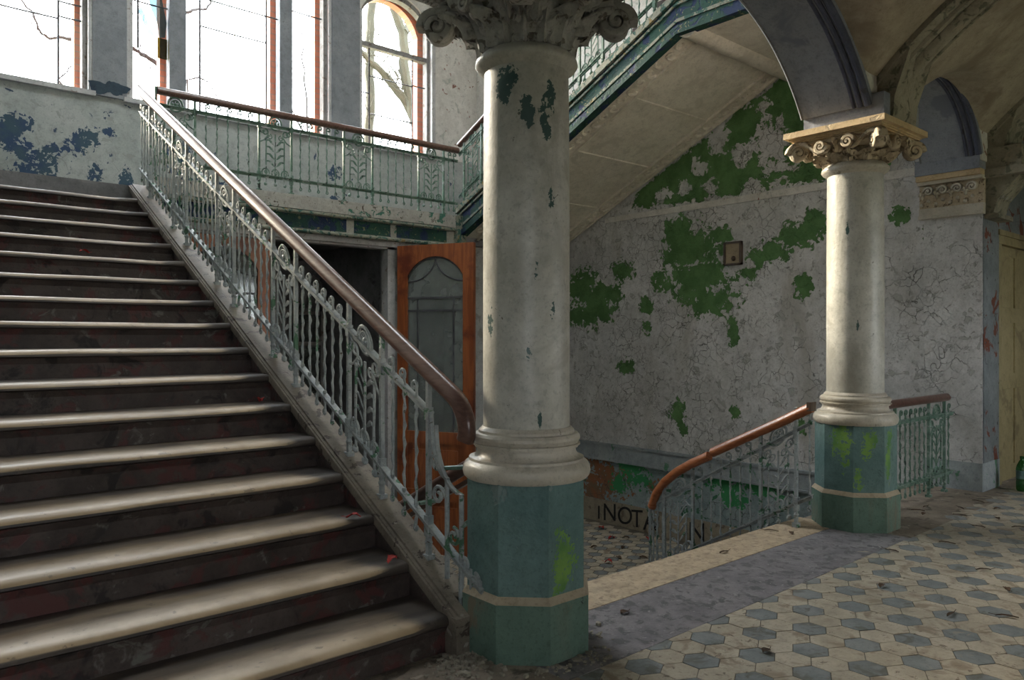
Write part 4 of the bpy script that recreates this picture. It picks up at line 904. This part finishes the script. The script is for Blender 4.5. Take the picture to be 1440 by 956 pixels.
# ================================================================== SMALL THINGS ON THE WALLS
BD = MB().box((XR-.022, 3.2, ZLOW), (XR-.0045, 7.88, -.80)).build('skirting_board', 'graffiti_board'); tag(BD, 'long stained board along the lower wall foot painted with black letters', 'board')
for ch, y, s in (('I', 7.13, .26), ('N', 7.03, .33), ('O', 6.77, .33), ('T', 6.53, .33), ('A', 6.33, .35), ('N', 5.63, .33)):
    cu = bpy.data.curves.new('lettering', 'FONT'); cu.body = ch; cu.size = s; cu.extrude = .0015
    tmp = bpy.data.objects.new('tmp', cu); C.objects.link(tmp); dg = bpy.context.evaluated_depsgraph_get()
    me = bpy.data.meshes.new_from_object(tmp.evaluated_get(dg)); bpy.data.objects.remove(tmp); me.materials.clear(); me.materials.append(MAT['black_paint'])
    M_ = Matrix(((0, 0, -1, 0), (-1, 0, 0, 0), (.12, 1, 0, 0), (0, 0, 0, 1))); me.transform(M_)
    put('lettering', me, BD, (XR-.0245, y, -1.075))
BX = empty('wall_box', (XR, 5.0, 2.385)); tag(BX, 'small square wooden wall box with a dark hole in the peeling wall', 'wall box')
MB().box((-.03, -.10, -.12), (-.001, .10, .12)).build('back_plate', 'box_face', BX)
for a, b in (((-.05, -.115, -.135), (-.0, -.095, .135)), ((-.05, .095, -.135), (0, .115, .135)), ((-.05, -.115, .115), (0, .115, .135)), ((-.05, -.115, -.135), (0, .115, -.115))): MB().box(a, b).build('frame_side', 'box_wood', BX)
MB().ball((-.032, -.01, -.06), .03, 10, 6, (.5, 1, 1)).build('knob', 'box_wood', BX, True)
sv = volute(.05, 1.8, .04, .016, 26).mesh('frieze_scroll', 'base_paint', 50); bd = MB().ball((0, 0, 0), .017, 8, 5).mesh('frieze_bead', 'base_paint', True); lf = acanthus(.07, .05, .03, .014, 2, .01).mesh('frieze_leaf', 'base_paint', 70)
for k in range(4):
    y = .07+k*.125; put('frieze_scroll', sv, PL, (-.045, y, 2.79), (0, 0, PI/2)); put('frieze_leaf', lf, PL, (-.03, y+.06, 2.715), (0, 0, PI))
    put('frieze_bead', bd, PL, (-.045, y, 2.70)); put('frieze_bead', bd, PL, (-.045, y+.06, 2.665))
BR = struct(empty('rib_bracket', (8.03, 2.42, 0)), 'carved bracket carrying the vault rib at the right corner')
MB().yz([(0, 2.52), (-.07, 2.55), (-.10, 2.66), (-.22, 2.80), (-.28, 2.86), (0, 2.86)], -.17, .17).build('corbel', 'rib_plaster', BR)
MB().box((-.25, -.34, 2.86), (.25, 0, 2.93)).build('slab', 'rib_plaster', BR); MB().box((-.22, -.30, 2.93), (.22, 0, 3.12)).build('springer', 'rib_plaster', BR); MB().box((-.2, -.12, 2.49), (.2, 0, 2.53)).build('lower_band', 'rib_plaster', BR)
lt = acanthus(.15, .055, .07, .02, 2, .012).mesh('bracket_leaf', 'capital_stone', 70)
for x in (-.11, 0, .11): put('bracket_leaf', lt, BR, (x, -.11, 2.67), (0, 0, -PI/2))
# ================================================================== BOTTLE
bt = empty('plastic_bottle', (8.12, 2.20, 0)); tag(bt, 'green plastic bottle standing on the floor by the yellow door', 'bottle')
MB().lathe([(.0, .004), (.036, .0), (.045, .015), (.046, .09), (.042, .10), (.046, .11), (.046, .20), (.040, .235), (.022, .275), (.0145, .285), (.0145, .30), (.0, .30)], 24).build('body', 'bottle_green', bt, 50)
MB().lathe([(.0, .318), (.017, .318), (.017, .296), (.0, .296)], 16).build('cap', 'bottle_green', bt); MB().lathe([(.0465, .115), (.0468, .12), (.0468, .185), (.0465, .19)], 24).build('sleeve', 'plinth_teal', bt)
# ================================================================== FALLEN LEAVES AND SCRAPS
def leaf_mesh(nm, mt, L, W_, curl, seed):
    rnd = random.Random(seed); mb = MB(); n = 7; vs = []; fs = []
    for i in range(n+1):
        t = i/n; wd = W_*math.sin(PI*(t*.92+.04))*(1+.25*rnd.uniform(-1, 1)); z = curl*math.sin(t*PI*1.2)+.004+.003*rnd.random()
        vs += [(L*(t-.5), -wd, z+curl*.6*rnd.random()), (L*(t-.5), 0, z-.002), (L*(t-.5), wd, z+curl*.6*rnd.random())]
    for i in range(n): fs += [(i*3, i*3+1, i*3+4, i*3+3), (i*3+1, i*3+2, i*3+5, i*3+4)]
    k = len(vs); vs += [(x, y, z-.0015) for x, y, z in vs]; fs += [tuple(k+q for q in f[::-1]) for f in fs]
    mb.add(vs, fs); mb.tube([(L*.5, 0, .004), (L*.8, W_*.3, .008)], .0015, 4); me = mb.mesh(nm, mt); lo = min(v.co.z for v in me.vertices)
    for v in me.vertices: v.co.z -= lo
    return me
RL = [leaf_mesh('fallen_leaf', 'leaf_red', .075, .018, .012, 3), leaf_mesh('fallen_leaf', 'leaf_red', .06, .022, .015, 4)]
for i, (x, y, k, lb) in enumerate(((1.29, 6.12, 12, 'red leaf high on the main stairs, twelfth tread'), (1.93, 4.56, 6, 'red leaf on the sixth tread near the stair edge'), (1.91, 3.39, 3, 'red leaf on the third tread beside the balustrade'), (1.96, 3.11, 2, 'red leaf on the second tread beside the balustrade'))):
    o = put('fallen_leaf', RL[i % 2], None, (x, y, k*R+.001), (0, 0, .4+i)); tag(o, lb, 'leaf', 'red leaves on the main stairs')
BL = [leaf_mesh('fallen_leaf', 'leaf_brown', .10, .010, .004, s) for s in (5, 6)] + [leaf_mesh('fallen_leaf', 'leaf_brown', .06, .020, .007, 8)]
for grp, lab, pts in (('scraps on the tiles', 'thin dark scrap lying on the hexagonal tiles', [(4.21, 1.451), (4.39, 1.254), (4.861, 1.389), (5.171, 1.601), (5.182, 2.14), (4.399, 1.872), (5.665, 1.974)]),
                      ('scraps on the dim floor by the corner balustrade', 'dark leaf on the dusty floor near the corner balustrade', [(6.747, 2.516), (6.547, 2.50), (6.715, 1.983), (6.525, 1.795), (6.331, 1.993), (6.451, 2.42), (6.627, 2.217), (6.9, 2.3), (7.1, 2.1), (7.3, 2.3)]),
                      ('scraps on the stone edging', 'small dark scrap on the buff stone edging', [(4.316, 2.843), (5.05, 2.93), (5.095, 2.80)]),
                      (None, 'lone dark leaf on a slate tile close to the bottom edge', [(3.095, 1.821)]), (None, 'pale crumb of leaf on the grey stone strip beside the near column', [(2.986, 2.55)])):
    for i, (x, y) in enumerate(pts):
        o = put('fallen_leaf', BL[2] if grp is None or i % 3 == 2 else BL[i % 2], None, (x, y, .004 if y > 2.7 and x < 5.6 else .0015), (0, 0, 1.9*i)); tag(o, lab, 'leaf', grp)
for i, (x, y) in enumerate([(7.209, 6.367), (7.369, 6.273), (6.641, 5.759), (7.504, 6.021), (6.755, 6.248), (6.855, 5.572), (7.5, 6.8), (7.0, 6.0), (7.3, 5.8), (6.4, 5.7)]):
    o = put('fallen_leaf', RL[i % 2] if i % 3 == 0 else BL[2], None, (x, y, ZLOW+.002), (0, 0, 2.3*i), ); tag(o, 'dead leaf scattered on the tiled floor of the lower hall', 'leaf', 'dead leaves in the lower hall'); o.scale = (1.5, 1.5, 1.5)
mb = MB(); rnd = random.Random(11)
for k in range(420):
    if k < 260: x = 2.02+abs(rnd.gauss(0, .09))*(-1 if rnd.random() < .55 else .8); y = 2.62+rnd.gauss(0, .07)
    else: a = rnd.uniform(-PI, -.1); rr_ = .285+abs(rnd.gauss(0, .05)); x = C1[0]+rr_*math.cos(a)*1.06; y = C1[1]+rr_*math.sin(a)*1.06
    if abs(x-C1[0]) < .27 and abs(y-C1[1]) < .27: continue
    if y > Y0-.01: continue
    s = rnd.uniform(.003, .014)*(1.6 if rnd.random() < .08 else 1); q = len(mb.v); mb.ball((0, 0, 0), s, 5, 3, (1, rnd.uniform(.5, 1), rnd.uniform(.3, .8))); rz = rnd.uniform(0, 6)
    mb.xf(lambda a, b, c: (x+a*math.cos(rz)-b*math.sin(rz), y+a*math.sin(rz)+b*math.cos(rz), max(0, c+s*.4)), q)
o = tag(mb.build('plaster_rubble', 'rubble_dust'), 'crumbs of plaster and dirt gathered at the foot of the near column', 'rubble'); o['kind'] = 'stuff'
# ================================================================== BARE TREES OUTSIDE
def twigs(mb, p, d, L, r, depth, rnd):
    n = 5; pts = [Vector(p)]; dv = Vector(d).normalized()
    for i in range(n):
        dv = (dv+Vector((rnd.uniform(-.28, .28), rnd.uniform(-.2, .2), rnd.uniform(-.12, .24)))).normalized(); pts.append(pts[-1]+dv*L/n)
    mb.tube(pts, [r*(1-.6*i/n) for i in range(n+1)], 5)
    if depth > 0:
        for q in range(3 if depth > 1 else 4):
            b = pts[rnd.randint(1, n)]; nd = (dv+Vector((rnd.uniform(-1, 1), rnd.uniform(-.5, .5), rnd.uniform(-.5, .8)))).normalized(); twigs(mb, b, nd, L*.62, r*.5, depth-1, rnd)
def tree(label, Y, limbs, mt, seed, tl=.9, tr=.022, depth=2, per=1):
    Tn = empty('bare_tree', (limbs[0][0][0][0], Y, -1.2)); tag(Tn, label, 'tree', 'bare trees outside the windows'); rnd = random.Random(seed); ox = limbs[0][0][0][0]; tw = MB()
    for i, (pl, r0, r1) in enumerate(limbs):
        P = [Vector((x-ox, (0 if i == 0 else .1*k), z+1.2)) for k, (x, z) in enumerate(pl)]
        if i == 0: P = [Vector((0, 0, 0)), Vector((P[0].x*.5, 0, P[0].z*.6))]+P if P[0].z > .5 else P
        sm = []
        for k in range(len(P)-1):
            for s in range(4): sm.append(P[k].lerp(P[k+1], s/4)+Vector((rnd.uniform(-.02, .02), rnd.uniform(-.03, .03), 0)))
        sm.append(P[-1]); m = len(sm)
        MB().tube(sm, [r0+(r1-r0)*k/(m-1) for k in range(m)], 8).build('trunk' if i == 0 else 'bough', mt, Tn, True)
        for k in range(m//4, m, 1):
            for q in range(per): twigs(tw, sm[k], (rnd.uniform(-1, 1), rnd.uniform(-.4, .4), rnd.uniform(-.1, .7)), tl*rnd.uniform(.6, 1.2), tr*rnd.uniform(.6, 1), depth, rnd)
    tw.build('twigs', mt, Tn)
tree('mossy forked tree outside the arched window', 14, [([(9.71, 5.27), (9.52, 5.86), (9.36, 6.3), (9.14, 7.18), (9.1, 7.99), (8.81, 8.63), (8.71, 9.4)], .17, .08), ([(9.1, 7.99), (9.39, 8.33), (9.9, 9.0)], .10, .05), ([(9.52, 5.86), (9.36, 6.4), (8.99, 6.89), (8.43, 7.34), (8.0, 7.7)], .12, .05)], 'bark_moss', 2, .8, .02, 2)
tree('thin mossy trunk behind the arched window near its left jamb', 15, [([(8.85, 5.79), (8.86, 7.06), (8.88, 8.11), (8.92, 8.99), (8.86, 9.8)], .13, .09)], 'bark_moss', 5, .8, .016, 2)
tree('twiggy grey sapling outside the right light of the wide window', 15, [([(7.4, 5.0), (7.36, 6.07), (7.32, 6.73), (7.24, 7.31), (7.24, 7.9)], .03, .012), ([(7.36, 5.6), (7.05, 6.2), (7.0, 7.1)], .02, .008)], 'bark_dark', 9, .5, .008, 2)
tree('dark branch reaching across the leftmost window', 13, [([(2.9, 4.0), (2.66, 5.89), (2.42, 5.88), (2.28, 5.82), (2.15, 5.89), (2.08, 6.13), (1.92, 6.3)], .035, .012), ([(2.66, 5.0), (2.42, 5.27), (2.64, 5.59)], .018, .008)], 'bark_dark', 12, .35, .008, 1)
tree('leaning dark branch behind the broken pane', 13, [([(3.99, 4.0), (3.96, 5.64), (3.72, 5.85), (3.5, 5.94), (3.2, 6.0)], .07, .02)], 'bark_dark', 15, .45, .012, 2)
tree('slender arching branch behind the middle light of the wide window', 13, [([(4.2, 4.0), (4.27, 5.66), (4.44, 5.75), (4.56, 5.69), (4.79, 5.44)], .022, .008), ([(4.1, 6.7), (4.27, 6.8), (4.5, 6.96), (4.68, 7.03), (4.79, 7.3)], .03, .015)], 'bark_dark', 19, .3, .006, 1)
